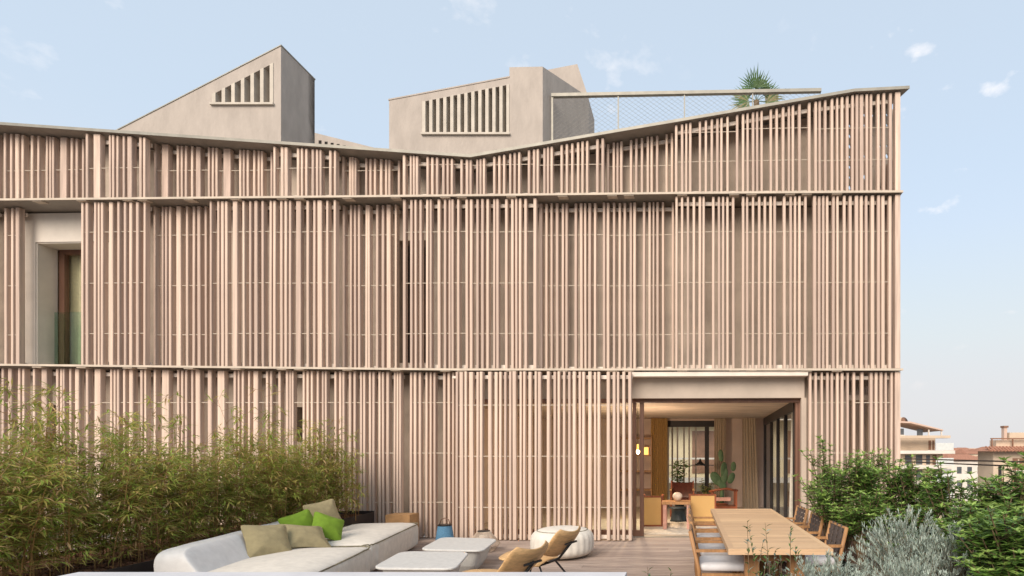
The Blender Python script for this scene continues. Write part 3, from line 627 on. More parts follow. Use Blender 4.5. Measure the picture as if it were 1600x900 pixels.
# --- palm behind the railing
pc = at(1182, 158, 13.0)
palm = empty('fan_palm', (pc.x, pc.y, 5.98)); tag(palm, 'green fan palm with spiky leaves standing on the roof behind the railing', 'palm tree')
b = MB(); b.tube([(0, 0, 0), (.02, 0, .9), (0, 0, pc.z - 5.98)], [.10, .085, .07], 8); b.build('trunk', M['twig'], palm)
for k in range(11):
    th = -15 + k * 21; az = random.uniform(-.9, .9)
    el = R(th) ; b = MB()
    dirv = Vector((math.cos(el), az * .6, math.sin(el) * .9)).normalized(); L0 = .18 + random.random() * .1
    c0 = Vector((0, 0, pc.z - 5.98)); hub = c0 + dirv * L0
    b.tube([c0, hub], .008, 4)
    sidev = dirv.cross(Vector((0, 1, 0))).normalized(); n = 15
    for i in range(n):
        a = R(-78 + 156 * i / (n - 1)); dd = (dirv * math.cos(a) + sidev * math.sin(a)).normalized(); ln = random.uniform(.42, .55) * (1 - .25 * abs(a))
        wv_ = dd.cross(Vector((0, 1, .2)))  .normalized() * .017; mid = hub + dd * ln * .5; tip = hub + dd * ln + Vector((0, 0, -.05 * random.random()))
        b.add([hub, mid + wv_, tip, mid - wv_ + Vector((0, .006, 0))], [(0, 1, 2), (0, 2, 3)], 1 if (th < 10 or th > 170) and random.random() < .55 else 0)
    b.build('frond', [M['palm'], M['palm_y']], palm)

# ------------------------------------------------------------------ living-room furniture (things inside)
def Wd(px, py, Y): return at(px, py, Y)
def curt(px0, px1, Y, ztop, m, label, folds, z0=.01, Y1=None, group=None, flare=0):
    p0, p1 = at(px0, 700, Y), at(px1, 700, Y1 or Y); o = curtain('curtain', p0, p1, z0, ztop, m, None, .03, folds, flare=flare); tag(o, label, 'curtain', group); return o
curt(1017, 1043, 14.7, 2.44, M['curtain_o'], 'ochre floor-length curtain left of the rear window in the living room', 8)
curt(1116, 1134, 14.75, 2.44, M['curtain_b'], 'beige curtain hanging right of the rear window in the living room', 6)
curt(1160, 1180, 14.6, 2.44, M['curtain_b'], 'pale beige curtain in the far corner beside the glazed side wall', 5, flare=.25)
curt(1247, 1237, 9.95, 2.40, M['curtain_w'], 'narrow white curtain gathered beside the open terrace door', 4, Y1=10.3, flare=.35)
p = None; o = MB(); p0, p1 = on(985, 842, 0.01), on(1100, 819, .01); o.box(-1.9, .9, 10.0, 12.3, .008, .018); tag(o.build('rug', M['rug']), 'pale woven rug on the living room floor', 'rug')
def cane_chair(px0, px1, py0, py1, Y, label, mirror=1):
    a, c = at(px0, py0, Y), at(px1, py1, Y); x0, x1 = a.x, c.x; zt = a.z; zb = c.z
    r = empty('cane_armchair', ((x0 + x1) / 2, Y, .019)); tag(r, label, 'armchair', None)
    B = lambda name, m, *bx: MB().box(*bx).build(name, m, r, local=False)
    B('back_panel', M['cane'], x0 + .035, x1 - .035, Y - .01, Y + .01, zb + .04, zt - .03)
    B('back_rail', M['red_wood'], x0, x1, Y - .018, Y + .018, zt - .03, zt); B('back_rail', M['red_wood'], x0, x1, Y - .018, Y + .018, zb, zb + .04)
    for x in (x0, x1 - .035):
        B('leg', M['red_wood'], x, x + .035, Y - .0179, Y + .0179, zb + .04, zt - .03)
        B('leg', M['red_wood'], x, x + .035, Y - .0179, Y + .0179, .02, zb); B('leg', M['red_wood'], x, x + .035, Y + .5, Y + .535, .02, .60)
        B('arm', M['red_wood'], x - .003, x + .04, Y + .02, Y + .56, .601, .63)
    B('seat', M['curtain_b'], x0 + .04, x1 - .04, Y + .02, Y + .52, .28, .40)
    return r
cane_chair(1002, 1035.5, 775, 823, 11.0, 'cane-backed wooden armchair just inside the door, beside the brown door stile')
cane_chair(1076.5, 1119, 772, 821, 11.1, 'cane-backed wooden armchair behind the dining table, nearest the cactus')
# low table with two pink legs
t0, t1 = at(1034, 784, 10.6), at(1079, 788, 10.6)
r = empty('side_table', ((t0.x + t1.x) / 2, 10.8, .019)); tag(r, 'small wooden table with pale pink legs between two cane armchairs', 'table')
MB().box(t0.x, t1.x, 10.55, 11.0, t1.z, t0.z).build('table_top', M['teak'], r, local=False)
for px in (1036, 1073):
    p = at(px, 790, 10.6); q = at(px + 5.5, 790, 10.6)
    for yv in (10.57, 10.92): MB().box(p.x, q.x, yv, yv + .06, .02, t1.z - .001).build('leg', M['pink_wood'], r, local=False)
v = at(1058.5, 784, 10.75)
b = MB(); b.lathe([(.03, 0), (.06, .02), (.095, .07), (.10, .10), (.085, .14), (.05, .165), (.04, .17)], 20); o = b.build('vase', M['ceramic'], None, True); o.location = (v.x, v.y, t0.z + .001); tag(o, 'round cream ceramic vase standing on the small pink-legged table', 'vase')
v = on(1059, 826, .02)
b = MB(); b.lathe([(.20, 0), (.17, .04), (.15, .2), (.17, .27), (.215, .28), (.215, .30)], 24); o = b.build('drum_table', M['drum'], None, True); o.location = (v.x, 11.9, .02); tag(o, 'dark blue drum side table on the rug', 'table')
# leather sling chair
r = empty('leather_chair', (at(1066, 800, 13.4).x, 13.4, .008)); tag(r, 'dark red leather sling chair with wooden frame before the rear window', 'chair')
a, c = at(1050, 753, 13.4), at(1082, 777, 13.4)
b = MB(); n = 8
V = []
for i in range(n + 1):
    t = i / n; x = a.x + (c.x - a.x) * t; sag = .05 * math.sin(math.pi * t)
    V += [(x, 13.4 + sag, a.z - sag * .4), (x, 13.42 + sag, a.z - sag * .4), (x, 13.3 + sag, c.z - .05), (x, 13.32 + sag, c.z - .05)]
fs = []
for i in range(n):
    k = i * 4; fs += [(k, k + 2, k + 6, k + 4), (k + 1, k + 5, k + 7, k + 3), (k, k + 4, k + 5, k + 1)]
b.add(V, fs); b.build('backrest', M['leather'], r, True, local=False)
for x in (a.x - .03, c.x):
    MB().box(x, x + .035, 13.36, 13.40, .01, a.z + .03).build('leg', M['red_wood'], r, local=False); MB().box(x, x + .035, 12.75, 12.79, .01, .62).build('leg', M['red_wood'], r, local=False)
    MB().box(x - .01, x + .045, 12.72, 13.359, .621, .65).build('arm', M['teak'], r, local=False)
MB().box(a.x + .01, c.x - .01, 12.8, 13.3, .36, .42).build('seat', M['leather'], r, local=False)
# red wooden armchair under cactus
a, c = at(1112, 764, 12.4), at(1152, 795, 12.4)
r = empty('wooden_armchair', ((a.x + c.x) / 2, 12.4, .008)); tag(r, 'low reddish wooden armchair with curved top rail beneath the cactus', 'armchair')
for x in (a.x, c.x - .04):
    for yv in (12.4, 12.85): MB().box(x, x + .04, yv, yv + .04, .01, a.z - .05).build('leg', M['red_wood'], r, local=False)
b = MB(); b.tube([(a.x - .06, 12.42, a.z - .06), (a.x + .12, 12.36, a.z - .02), ((a.x + c.x) / 2 + .05, 12.34, a.z + .01), (c.x, 12.42, a.z - .04), (c.x + .01, 12.9, a.z - .05)], .026, 8); b.build('top_rail', M['red_wood'], r, True, local=False)
MB().box(a.x + .02, c.x - .02, 12.41, 12.86, c.z - .02, c.z + .05).build('seat', M['red_wood'], r, local=False)
MB().box(a.x + .08, c.x - .15, 12.39, 12.43, c.z + .18, c.z + .26).build('back_slat', M['pink_wood'], r, local=False)
# cactus
c0 = at(1128, 765, 13.0)
r = empty('prickly_pear_cactus', (c0.x, 13.0, .008)); tag(r, 'tall green prickly pear cactus with flat pads in a pot by the living room wall', 'cactus')
b = MB(); b.lathe([(.12, 0), (.15, .28), (.16, .30)], 18); b.build('pot', M['red_wood'], r, True)
MB().tube([(0, 0, .3), (.0, 0, c0.z)], .05, 8).build('stem', M['cactus'], r, True)
for px, py, rx, rz, rot in ((1132, 743, 5.5, 13, 5), (1119, 748, 7.5, 12, -35), (1131, 733, 5.5, 11, 4), (1126.5, 712, 4.3, 9.5, -6), (1142.5, 747, 5.2, 9, 22), (1146, 729, 4.2, 7.5, 3), (1128, 757, 6, 9, -40)):
    p = at(px, py, 13.0); s_ = 13.0 / F
    b = MB(); mt_ = Matrix.Translation((p.x - c0.x, random.uniform(-.03, .03), p.z - .008)) @ Matrix.Rotation(R(rot), 4, 'Y') @ Matrix.Rotation(random.uniform(-.4, .4), 4, 'Z')
    b.superq(rx * s_, .028, rz * s_, .9, 1.0, 12, 18, mt_); b.build('pad', M['cactus'], r, True)
# arc lamp with black shade
p = at(1094, 724, 13.8)
r = empty('floor_lamp', (p.x + .15, 13.9, .008)); tag(r, 'black floor lamp with pointed cone shade before the rear window', 'lamp')
b = MB(); b.lathe([(.13, 0), (.13, .02), (.02, .03)], 18); b.build('base', M['black_metal'], r, True)
MB().tube([(0, 0, .02), (0, 0, p.z - .12), (-.15, -.1, p.z + .08)], .01, 6).build('pole', M['black_metal'], r)
b = MB(); b.lathe([(.15, -.05), (.10, .0), (.04, .04), (.02, .11), (.018, .12)], 20, (-.15, -.1, p.z - .01)); b.build('shade', M['black_metal'], r, True)
# potted plants before the window
def leafy(name, label, loc, h, n, ll, lw, mats, seed, spread=.16, cat='plant'):
    rnd = random.Random(seed); r = empty(name, loc); tag(r, label, cat)
    b = MB(); b.lathe([(.10, 0), (.13, .2), (.135, .24)], 16); b.build('pot', M['drum'], r, True)
    b = MB(); st = MB()
    for k in range(7):
        a = rnd.random() * 6.28; tip = Vector((math.cos(a) * spread, math.sin(a) * spread, h * rnd.uniform(.7, 1)))
        st.tube([(0, 0, .2), tip * .5 + Vector((0, 0, .2)), tip], .006, 4)
        for j in range(n):
            t = rnd.uniform(.35, 1); base = Vector((0, 0, .2)).lerp(tip, t); az = rnd.random() * 6.28
            leaf(b, base, Vector((math.cos(az), math.sin(az), rnd.uniform(-.3, .5))).normalized(), ll * rnd.uniform(.7, 1.2), lw, rnd, rnd.randrange(len(mats)))
    st.build('stem', M['twig'], r); b.build('foliage', mats, r)
def leaf(b, base, d, ln, wd, rnd, m=0, fold=.25):
    s_ = d.cross(Vector((rnd.uniform(-.3, .3), rnd.uniform(-.3, .3), 1)))
    if s_.length < .05: s_ = Vector((1, 0, 0))
    s_.normalize(); up = s_.cross(d)
    p1 = base + d * ln * .45; tip = base + d * ln + up * (-.18 * ln * rnd.random())
    b.add([base, p1 + s_ * wd * .5 + up * wd * fold, tip, p1 - s_ * wd * .5 + up * wd * fold, p1], [(0, 4, 1), (4, 2, 1), (0, 3, 4), (4, 3, 2)], m)
leafy('potted_fig', 'dark leafy potted plant before the slatted rear window', (at(1062, 0, 14.2).x, 14.2, .008), 1.5, 22, .17, .07, [M['pitto_d'], M['pitto_g']], 3)
leafy('potted_shrub', 'small bushy potted plant under the black cone lamp', (at(1103, 0, 13.3).x, 13.3, .008), .92, 26, .10, .045, [M['pitto_d'], M['bamboo_y']], 5)
# shelf with lit lamp on the left wall
p0, p1 = at(1003, 690, 14.5), at(1017, 770, 14.5)
r = empty('wall_shelf', (p0.x, 14.6, .008)); tag(r, 'wooden wall shelf unit left of the ochre curtain', 'shelf')
for z in (.5, 1.0, 1.42, 1.88): MB().box(p0.x - .6, p1.x, 14.5, 14.85, z, z + .035).build('shelf', M['teak'], r, local=False)
for x in (p0.x - .62, p1.x): MB().box(x, x + .025, 14.5, 14.85, .01, 1.95).build('upright', M['teak'], r, local=False)
p = at(1008.5, 703, 14.4)
r = empty('shelf_lamp', (p.x, 14.62, 1.456)); tag(r, 'small glowing amber box lamp on the wall shelf', 'lamp')
MB().box(-.06, .06, -.06, .06, .0, .2).build('shade', M['lamp_shade'], r); MB().box(-.07, .07, -.07, .07, .2, .22).build('cap', M['teak'], r)
# hanging bulb beside the door stile
p = at(996.5, 706, 11.5)
r = empty('pendant_lamp', (p.x, 11.5, p.z)); tag(r, 'glowing round pendant bulb on a dark cord behind the door stile', 'lamp')
b = MB(); b.superq(.042, .042, .042, 1, 1, 12, 16); b.build('bulb', M['bulb'], r, True)
MB().tube([(0, 0, .04), (0, 0, LZ - p.z - .002)], .006, 5).build('cord', M['black_metal'], r); MB().lathe([(.022, .04), (.022, .16)], 10).build('socket', M['lamp_shade'], r)
pl = bpy.data.lights.new('pendant_light', 'POINT'); pl.energy = 60; pl.color = (1, .74, .5); pl.shadow_soft_size = .08
plo = bpy.data.objects.new('pendant_light', pl); COL.objects.link(plo); plo.parent = r; plo.location = (0, -.0, -.10)

# ------------------------------------------------------------------ terrace furniture
# --- sofa
sofa = empty('lounge_sofa', (-4.25, 8.72, 0), R(12)); tag(sofa, 'low white outdoor lounge sofa of puffy modules with long bolster backrest', 'sofa')
def module(x0, x1, y0, y1, z0, z1, name, m):
    cx, cy, cz = (x0 + x1) / 2, (y0 + y1) / 2, (z0 + z1) / 2; hx, hy, hz = (x1 - x0) / 2, (y1 - y0) / 2, (z1 - z0) / 2
    def fn(p, th, ph):
        f = 1 - min(1, (abs(p.x) / hx) ** 2) ; g = 1 - min(1, (abs(p.y) / hy) ** 2)
        zt = p.z + (.045 * f * g if p.z > 0 else 0)
        k = .012 * math.sin((p.x - p.y) * 38 + 3 * p.z) * max(0, 1 - (abs(p.z) / hz) ** 4)
        k += .02 * mnoise.noise(Vector((p.x * 4 + cx, p.y * 4 + cy, p.z * 6)))
        q = Vector((p.x, p.y, 0)); q = q.normalized() * k if q.length > .01 else q
        return Vector((p.x + q.x, p.y + q.y, zt + .012 * mnoise.noise(Vector((p.x * 3, p.y * 3, cy)))))
    b = MB(); b.superq(hx, hy, hz, .28, .16, 26, 150, Matrix.Translation((cx, cy, cz)), fn); o = b.build(name, m, sofa, True)
    # raised frayed seam round the top edge
    pts = []
    for i in range(120):
        th = 2 * math.pi * i / 120
        sp = lambda x, e: math.copysign(abs(x) ** e, x)
        w_ = .012 * mnoise.noise(Vector((i * .4, cy, cx)))
        pts.append((cx + (hx * .985) * sp(math.cos(th), .16), cy + (hy * .985) * sp(math.sin(th), .16), z1 - .028 + w_))
    pts.append(pts[0]); b = MB(); b.tube(pts, .0085, 5); b.build('seam', M['seam'], o, True)
    return o
module(-1.0, 0, -2.2, 0, .02, .41, 'seat', M['linen'])
module(-1.0, .04, -4.5, -2.22, .02, .41, 'seat', M['linen'])
def bolster(y0, y1, x, name):
    L_ = (y1 - y0) / 2
    def fn(p, th, ph):
        t = p.z / .31
        return Vector((p.x * (1.0 - .55 * t) - .12 * t + .012 * mnoise.noise(p * 4), p.y + .01 * mnoise.noise(p * 5), p.z + .02 * mnoise.noise(Vector((p.y * 3, y0, 0)))))
    b = MB(); b.superq(.20, L_, .28, .30, .10, 24, 90, Matrix.Translation((x - .02, (y0 + y1) / 2, .37)), fn); o = b.build(name, M['linen_grey'], sofa, True)
bolster(-3.78, -2.28, -1.02, 'backrest'); bolster(-2.26, -.72, -1.05, 'backrest')
def pillow(label, w, px, py, Y, rot, m, size=.46, th=.08):
    b = MB()
    def fn(p, t_, ph):
        e = max(abs(p.x), abs(p.z)) / (size / 2)
        return Vector((p.x * (1 - .10 * (1 - (abs(p.z) / (size / 2)) ** 2) * (abs(p.x) / (size / 2)) ** 3), p.y * (1 - .75 * min(1, e) ** 3) + .008 * mnoise.noise(p * 9), p.z * (1 - .10 * (1 - (abs(p.x) / (size / 2)) ** 2) * (abs(p.z) / (size / 2)) ** 3)))
    def sp(x, e): return math.copysign(abs(x) ** e, x)
    n, k = 24, 48; V = []; fs = []
    for i in range(n + 1):
        ph = -math.pi / 2 + math.pi * i / n
        for j in range(k):
            t_ = 2 * math.pi * j / k
            p = Vector((w / 2 * sp(math.cos(t_), .28) * sp(math.cos(ph), .8), th * sp(math.sin(ph), .9), size / 2 * sp(math.sin(t_), .28) * sp(math.cos(ph), .8)))
            V.append(fn(p, t_, ph))
    for i in range(n):
        for j in range(k): fs.append((i * k + j, i * k + (j + 1) % k, (i + 1) * k + (j + 1) % k, (i + 1) * k + j))
    b.add(V, fs); o = b.build('pillow', m, None, True); o.location = at(px, py, Y); o.rotation_euler = rot; tag(o, label, 'pillow'); return o
pillow('olive beige pillow lying lowest on the sofa, beside the bolster seam', .46, 418, 845, 5.85, (R(-38), R(6), R(62)), M['olive'], .44)
pillow('olive beige pillow overlapping in front of the green pillows', .52, 476, 838, 6.3, (R(-58), R(10), R(58)), M['olive'], .44)
pillow('lime green pillow standing on its corner against the backrest', .38, 512, 823, 6.75, (R(-42), R(24), R(48)), M['lime'], .38)
pillow('lime green pillow half hidden behind the olive pillow', .40, 470, 822, 6.7, (R(-30), R(-15), R(66)), M['lime'], .38)
pillow('olive beige pillow tucked behind the lime green one at the backrest end', .46, 506, 806, 7.15, (R(-22), R(-8), R(70)), M['olive'], .42)
# --- coffee tables
def coffee(name, c4, z, label, th=.028):
    P = [on(x, y, z) for x, y in c4]; cx = sum((p.x for p in P)) / 4; cy = sum((p.y for p in P)) / 4
    r = empty(name, (cx, cy, 0)); tag(r, label, 'coffee table')
    def rounded(sc, n=7, rad=.16):
        out = []
        for i in range(4):
            p, pa, pb = P[i], P[i - 1], P[(i + 1) % 4]
            a = p + (pa - p).normalized() * rad; c = p + (pb - p).normalized() * rad
            for j in range(n + 1):
                t = j / n; q = (a * (1 - t) ** 2 + p * 2 * t * (1 - t) + c * t ** 2)
                out.append(((q.x - cx) * sc, (q.y - cy) * sc))
        return out
    def ring(b, secs):
        n = len(secs[0][0]); V = []
        for poly, zz_ in secs: V += [(x, y, zz_) for x, y in poly]
        fs = [tuple(range(n))[::-1], tuple(range((len(secs) - 1) * n, len(secs) * n))]
        for k in range(len(secs) - 1):
            for i in range(n): fs.append((k * n + i, k * n + (i + 1) % n, (k + 1) * n + (i + 1) % n, (k + 1) * n + i))
        b.add(V, fs)
    b = MB(); ring(b, [(rounded(.975), z - th), (rounded(1.0), z - th * .7), (rounded(1.0), z - .006), (rounded(.985), z)]); b.build('table_top', M['stone_table'], r)
    b = MB(); ring(b, [(rounded(.62), .004), (rounded(.72), .08), (rounded(.88), z - th - .001)]); b.build('pedestal', M['stone_table'], r)
coffee('coffee_table', [(655, 858), (755, 860), (778, 841.5), (690, 839)], .31, 'pale grey stone coffee table with rounded corners, standing nearer the wooden shutters')
coffee('coffee_table', [(580, 887), (712, 888), (734, 862), (627, 861)], .36, 'larger pale grey stone coffee table overlapping in front of its twin')
# green bowl under the far table
g = on(722, 866, .05); b = MB(); b.lathe([(.07, 0), (.16, .05), (.19, .10), (.185, .10), (.15, .06)], 24); o = b.build('green_bowl', M['lime'], None, True); o.location = (g.x + .08, g.y - .12, .004); tag(o, 'shallow green bowl on the deck under the coffee table edge', 'bowl')
# --- pouf
pz = on(868, 879, 0)
r = empty('pouf', (pz.x, pz.y + .42, 0)); tag(r, 'round white fabric pouf with seamed lid on the wooden deck', 'pouf')
b = MB()
def pf(p, th, ph):
    k = 1 + .012 * math.sin(th * 26) * max(0, math.cos(ph)) ** 2
    return Vector((p.x * k, p.y * k, p.z + (.02 * (1 - (p.xy.length / .45) ** 2) if p.z > .1 else 0)))
b.superq(.445, .445, .205, .55, 1.0, 30, 104, Matrix.Translation((0, 0, .21)), pf); o = b.build('body', M['linen'], r, True)
b = MB(); b.tube([(.355 * math.cos(i / 48 * 6.2832), .355 * math.sin(i / 48 * 6.2832), .392) for i in range(49)], .007, 5); b.build('seam', M['seam'], r)
# --- plywood lounge chairs
def curved_sheet(w, h, bend, th, n=14, tilt=0.0, rnd_=.3):
    """sheet in x (width) / z (height), bowed in y"""
    b = MB(); V = []; rows = 10
    for s_ in (0, 1):
        for r_ in range(rows + 1):
            t = r_ / rows; hw = w / 2 * (1 - rnd_ * (abs(2 * t - 1) ** 5))
            for i in range(n + 1):
                q = 2 * i / n - 1; V.append((q * hw, bend * q * q + s_ * th + .02 * math.sin(t * 3.1), h * t))
    m_ = (rows + 1) * (n + 1); fs = []
    for r_ in range(rows):
        for i in range(n):
            k = r_ * (n + 1) + i; fs += [(k, k + 1, k + n + 2, k + n + 1), (m_ + k, m_ + k + n + 1, m_ + k + n + 2, m_ + k + 1)]
    rim = [i for i in range(n + 1)] + [r_ * (n + 1) + n for r_ in range(1, rows + 1)] + [rows * (n + 1) + i for i in range(n - 1, -1, -1)] + [r_ * (n + 1) for r_ in range(rows - 1, 0, -1)]
    for i in range(len(rim)):
        a, c = rim[i], rim[(i + 1) % len(rim)]; fs.append((c, a, a + m_, c + m_))
    b.add(V, fs); return b
def ply_chair(loc, rz, label, s=1.0):
    r = empty('plywood_lounge_chair', loc, rz); tag(r, label, 'lounge chair')
    # chair faces local -y; seat panel then back panel
    b = curved_sheet(.60, .52, -.035, .012); mt_ = Matrix.Translation((0, .18, .30)) @ Matrix.Rotation(R(83), 4, 'X')
    b.v = [tuple(mt_ @ Vector(p)) for p in b.v]; b.build('seat', M['ply'], r, True)
    b = curved_sheet(.58, .36, -.07, .012); mt_ = Matrix.Translation((0, .27, .36)) @ Matrix.Rotation(R(-38), 4, 'X')
    b.v = [tuple(mt_ @ Vector(p)) for p in b.v]; b.build('backrest', M['ply'], r, True)
    MB().tube([(0, -.1, .295), (0, .16, .27), (0, .30, .33), (0, .46, .52)], .014, 8).build('spine', M['black_metal'], r, True)
    MB().tube([(-.12, .45, .51), (.12, .45, .51)], .012, 6).build('back_bracket', M['black_metal'], r)
    for sx in (-1, 1):
        MB().tube([(sx * .20, -.16, .29), (sx * .27, -.27, .012)], .011, 6).build('leg', M['black_metal'], r); MB().tube([(sx * .16, .15, .27), (sx * .26, .33, .012)], .011, 6).build('leg', M['black_metal'], r)
    MB().tube([(-.2, -.16, .285), (.2, -.16, .285)], .010, 6).build('cross_bar', M['black_metal'], r); MB().tube([(-.16, .15, .265), (.16, .15, .265)], .010, 6).build('cross_bar', M['black_metal'], r)
    return r
ply_chair((-1.70, 6.15, 0), R(-108), 'plywood lounge chair with black metal legs beside the white pouf')
ply_chair((-1.80, 5.08, 0), R(-112), 'plywood lounge chair close behind the white ledge beside the coffee tables')
# --- lanterns and block
p = at(703.5, 840, 8.95)
r = empty('rope_lantern', (p.x, 8.75, 0)); tag(r, 'blue woven rope lantern with handle before the wooden shutters', 'lantern')
b = MB(); b.lathe([(.155, .012), (.15, .04), (.105, .335), (.10, .345), (.09, .345)], 48); o = b.build('rope_shade', M['blue_rope'], r, True)
MB().lathe([(.11, .335), (.11, .352)], 24).build('rim', M['black_metal'], r); MB().tube([(-.085, 0, .35), (-.06, 0, .43), (0, 0, .455), (.06, 0, .43), (.085, 0, .35)], .008, 6).build('handle', M['brown_frame'], r, True)
p = on(760, 853, 0)
r = empty('wire_lantern', (p.x + .14, 8.3, 0)); r.scale = (1.0, 1.0, 1.25); tag(r, 'low wide cone lantern of pale cords on the deck behind the coffee tables', 'lantern')
for k in range(52):
    a = k / 52 * 6.2832; c_, s_ = math.cos(a), math.sin(a)
    MB().tube([(.09 * c_, .09 * s_, .245), (.245 * c_, .245 * s_, .09), (.13 * c_, .13 * s_, .004)], .0045, 3).build('cord', M['beige_rope'], r)
MB().lathe([(.092, .24), (.092, .256)], 20).build('rim', M['black_metal'], r); MB().lathe([(.10, .002), (.10, .03), (.085, .20), (.08, .21)], 20).build('inner_shade', M['rail'], r, True)
p = at(627, 803, 9.1)
b = MB(); b.box(p.x - .2, p.x + .2, 8.98, 9.3, .01, .48); o = b.build('wood_block', M['wood_block']); tag(o, 'tan wooden block table behind the far end of the sofa', 'side table')
# --- white ledge in the foreground
b = MB(); x0, x1 = -3.84, -.375
b.box(x0, x1, 1.9, 3.44, .0, .748); o = b.build('white_ledge', M['white_paint']); tag(o, 'smooth white painted ledge along the foreground of the terrace', 'ledge')

# --- dining table and chairs
TX0, TX1, TY0, TY1 = .33, 1.15, 4.25, 7.33
tb = empty('dining_table', ((TX0 + TX1) / 2, (TY0 + TY1) / 2, 0)); tag(tb, 'long pale oak outdoor dining table on reddish trestle legs', 'dining table')
n = 26; pw = (TY1 - TY0 - .14) / n
for i in range(n):
    y0 = TY0 + .07 + i * pw
    MB().box(TX0 + .05, TX1 - .05, y0 + .0012, y0 + pw - .0012, .718, .750 + random.uniform(-.0004, .0004)).build('plank', M['oak'], tb, local=False)
for bx in ((TX0, TX1, TY0, TY0 + .0695, .705, .751), (TX0, TX1, TY1 - .0695, TY1, .705, .751), (TX0, TX0 + .0495, TY0 + .07, TY1 - .07, .705, .751), (TX1 - .0495, TX1, TY0 + .07, TY1 - .07, .705, .751)):
    MB().box(*bx).build('frame_board', M['oak'], tb, local=False)
for yv in (TY0 + .28, TY1 - .40):
    for xv in (TX0 + .16, TX1 - .28): MB().box(xv, xv + .12, yv, yv + .09, .0, .70).build('leg', M['teak'], tb, local=False)
    MB().box(TX0 + .281, TX1 - .281, yv + .01, yv + .08, .60, .70).build('trestle_bar', M['teak'], tb, local=False)
def dining_chair():
    r = empty('dining_chair'); W = .54
    def B(name, m, *bx): return MB().box(*bx).build(name, m, r)
    # faces local +x ; back at x=0, width along y
    for sy in (-1, 1):
        y = sy * (W / 2 - .02)
        MB().tube([(.03, y, 0.002), (.02, y, .45), (-.06, y, .80)], .018, 8).build('leg', M['teak'], r, True)
        MB().tube([(.50, y, 0.002), (.49, y, .615)], .018, 8).build('leg', M['teak'], r, True)
        b = MB(); b.box(-.01, .52, y - .022, y + .022, .616, .638); b.build('arm', M['teak'], r)
        B('side_rail', M['teak'], .045, .47, y - .014, y + .014, .385, .425)
    B('seat_rail', M['teak'], .475, .505, -W / 2 + .041, W / 2 - .041, .385, .425); B('seat_rail', M['teak'], .01, .04, -W / 2 + .041, W / 2 - .041, .385, .425)
    MB().tube([(-.058, -W / 2 + .03, .79), (-.058, W / 2 - .03, .79)], .014, 8).build('top_rail', M['teak'], r)
    MB().tube([(.012, -W / 2 + .03, .50), (.012, W / 2 - .03, .50)], .012, 8).build('lower_rail', M['teak'], r)
    ns = 7
    for i in range(ns):
        y = -W / 2 + .075 + i * (W - .15) / (ns - 1); o_ = .006 if i % 2 else -.006
        b = MB(); V = []
        for x, z in ((.012 + o_, .487), (-.02 + o_, .62), (-.058 + o_, .806)): V += [(x - .004, y - .024, z), (x + .004, y - .024, z), (x + .004, y + .024, z), (x - .004, y + .024, z)]
        fs = [(3, 2, 1, 0), (8, 9, 10, 11)] + [(j * 4 + k, j * 4 + (k + 1) % 4, (j + 1) * 4 + (k + 1) % 4, (j + 1) * 4 + k) for j in range(2) for k in range(4)]
        b.add(V, fs); b.build('strap', M['strap'], r)
        B('strap', M['strap'], .468, .5095, y - .022, y + .022, .379, .431)
    for z in (.53, .59, .65, .71, .765):
        x = .012 - (z - .50) / .29 * .07
        B('strap', M['strap'], x - .003, x + .003, -W / 2 + .03, W / 2 - .03, z - .022, z + .022)
    b = MB(); b.superq(.235, .235, .042, .5, .2, 14, 56, Matrix.Translation((.255, 0, .468))); b.build('cushion', M['cushion'], r, True)
    return r
dc = dining_chair()
lab_l = ['woven strap dining chair with grey cushion, at the table corner by the olive sprigs', 'woven strap dining chair second along from the olive sprigs on the shutter side', 'woven strap dining chair third along from the olive sprigs on the shutter side', 'woven strap dining chair on the shutter side at the end by the open door']
spots = [(.10, 5.1, 0, lab_l[0]), (.10, 5.78, 0, lab_l[1]), (.10, 6.44, 0, lab_l[2]), (.10, 7.08, 0, lab_l[3]),
         (1.44, 7.0, math.pi, 'dark strap dining chair on the shrub side at the end by the open door'), (1.44, 6.2, math.pi, 'dark strap dining chair midway along the shrub side of the table'), (1.44, 5.35, math.pi, 'dark strap dining chair half hidden by the silver shrub at the table')]
for i, (x, y, rz, lab) in enumerate(spots):
    o = dc if i == 0 else copy_tree(dc)
    o.location = (x, y, 0.003); o.rotation_euler = (0, 0, rz + random.uniform(-.04, .04)); tag(o, lab, 'dining chair', 'dining chairs round the long table')

# ------------------------------------------------------------------ planters
b = MB(); c = [(-5.32, 9.2), (-4.87, 3.2), (-6.15, 3.2), (-6.6, 9.2)]
pl = empty('bamboo_planter', (-6, 6, 0)); tag(pl, 'long dark steel planter filled with bark mulch behind the sofa', 'planter')
MB().prism([c[0], c[1], c[2], c[3]][::-1], .0, .46, axis='z').build('soil', M['mulch'], pl, local=False)
def edge_board(p, q, h, m, parent, th=.02, name='rim', z0=0.0):
    p, q = Vector((*p, 0)), Vector((*q, 0)); d = (q - p).normalized(); nrm = Vector((-d.y, d.x, 0)) * th
    b = MB(); b.add([p, q, q + nrm, p + nrm] + [v_ + Vector((0, 0, h)) for v_ in (p, q, q + nrm, p + nrm)], [(3, 2, 1, 0), (4, 5, 6, 7), (0, 1, 5, 4), (1, 2, 6, 5), (2, 3, 7, 6), (3, 0, 4, 7)])
    for i, p_ in enumerate(b.v): b.v[i] = (p_[0], p_[1], p_[2] + z0)
    return b.build(name, m, parent, local=False)
edge_board((-5.30, 9.21), (-4.85, 3.19), .50, M['planter'], pl); edge_board((-6.62, 9.21), (-6.17, 3.19), .50, M['planter'], pl); edge_board((-6.6, 9.23), (-5.3, 9.23), .52, M['planter'], pl)
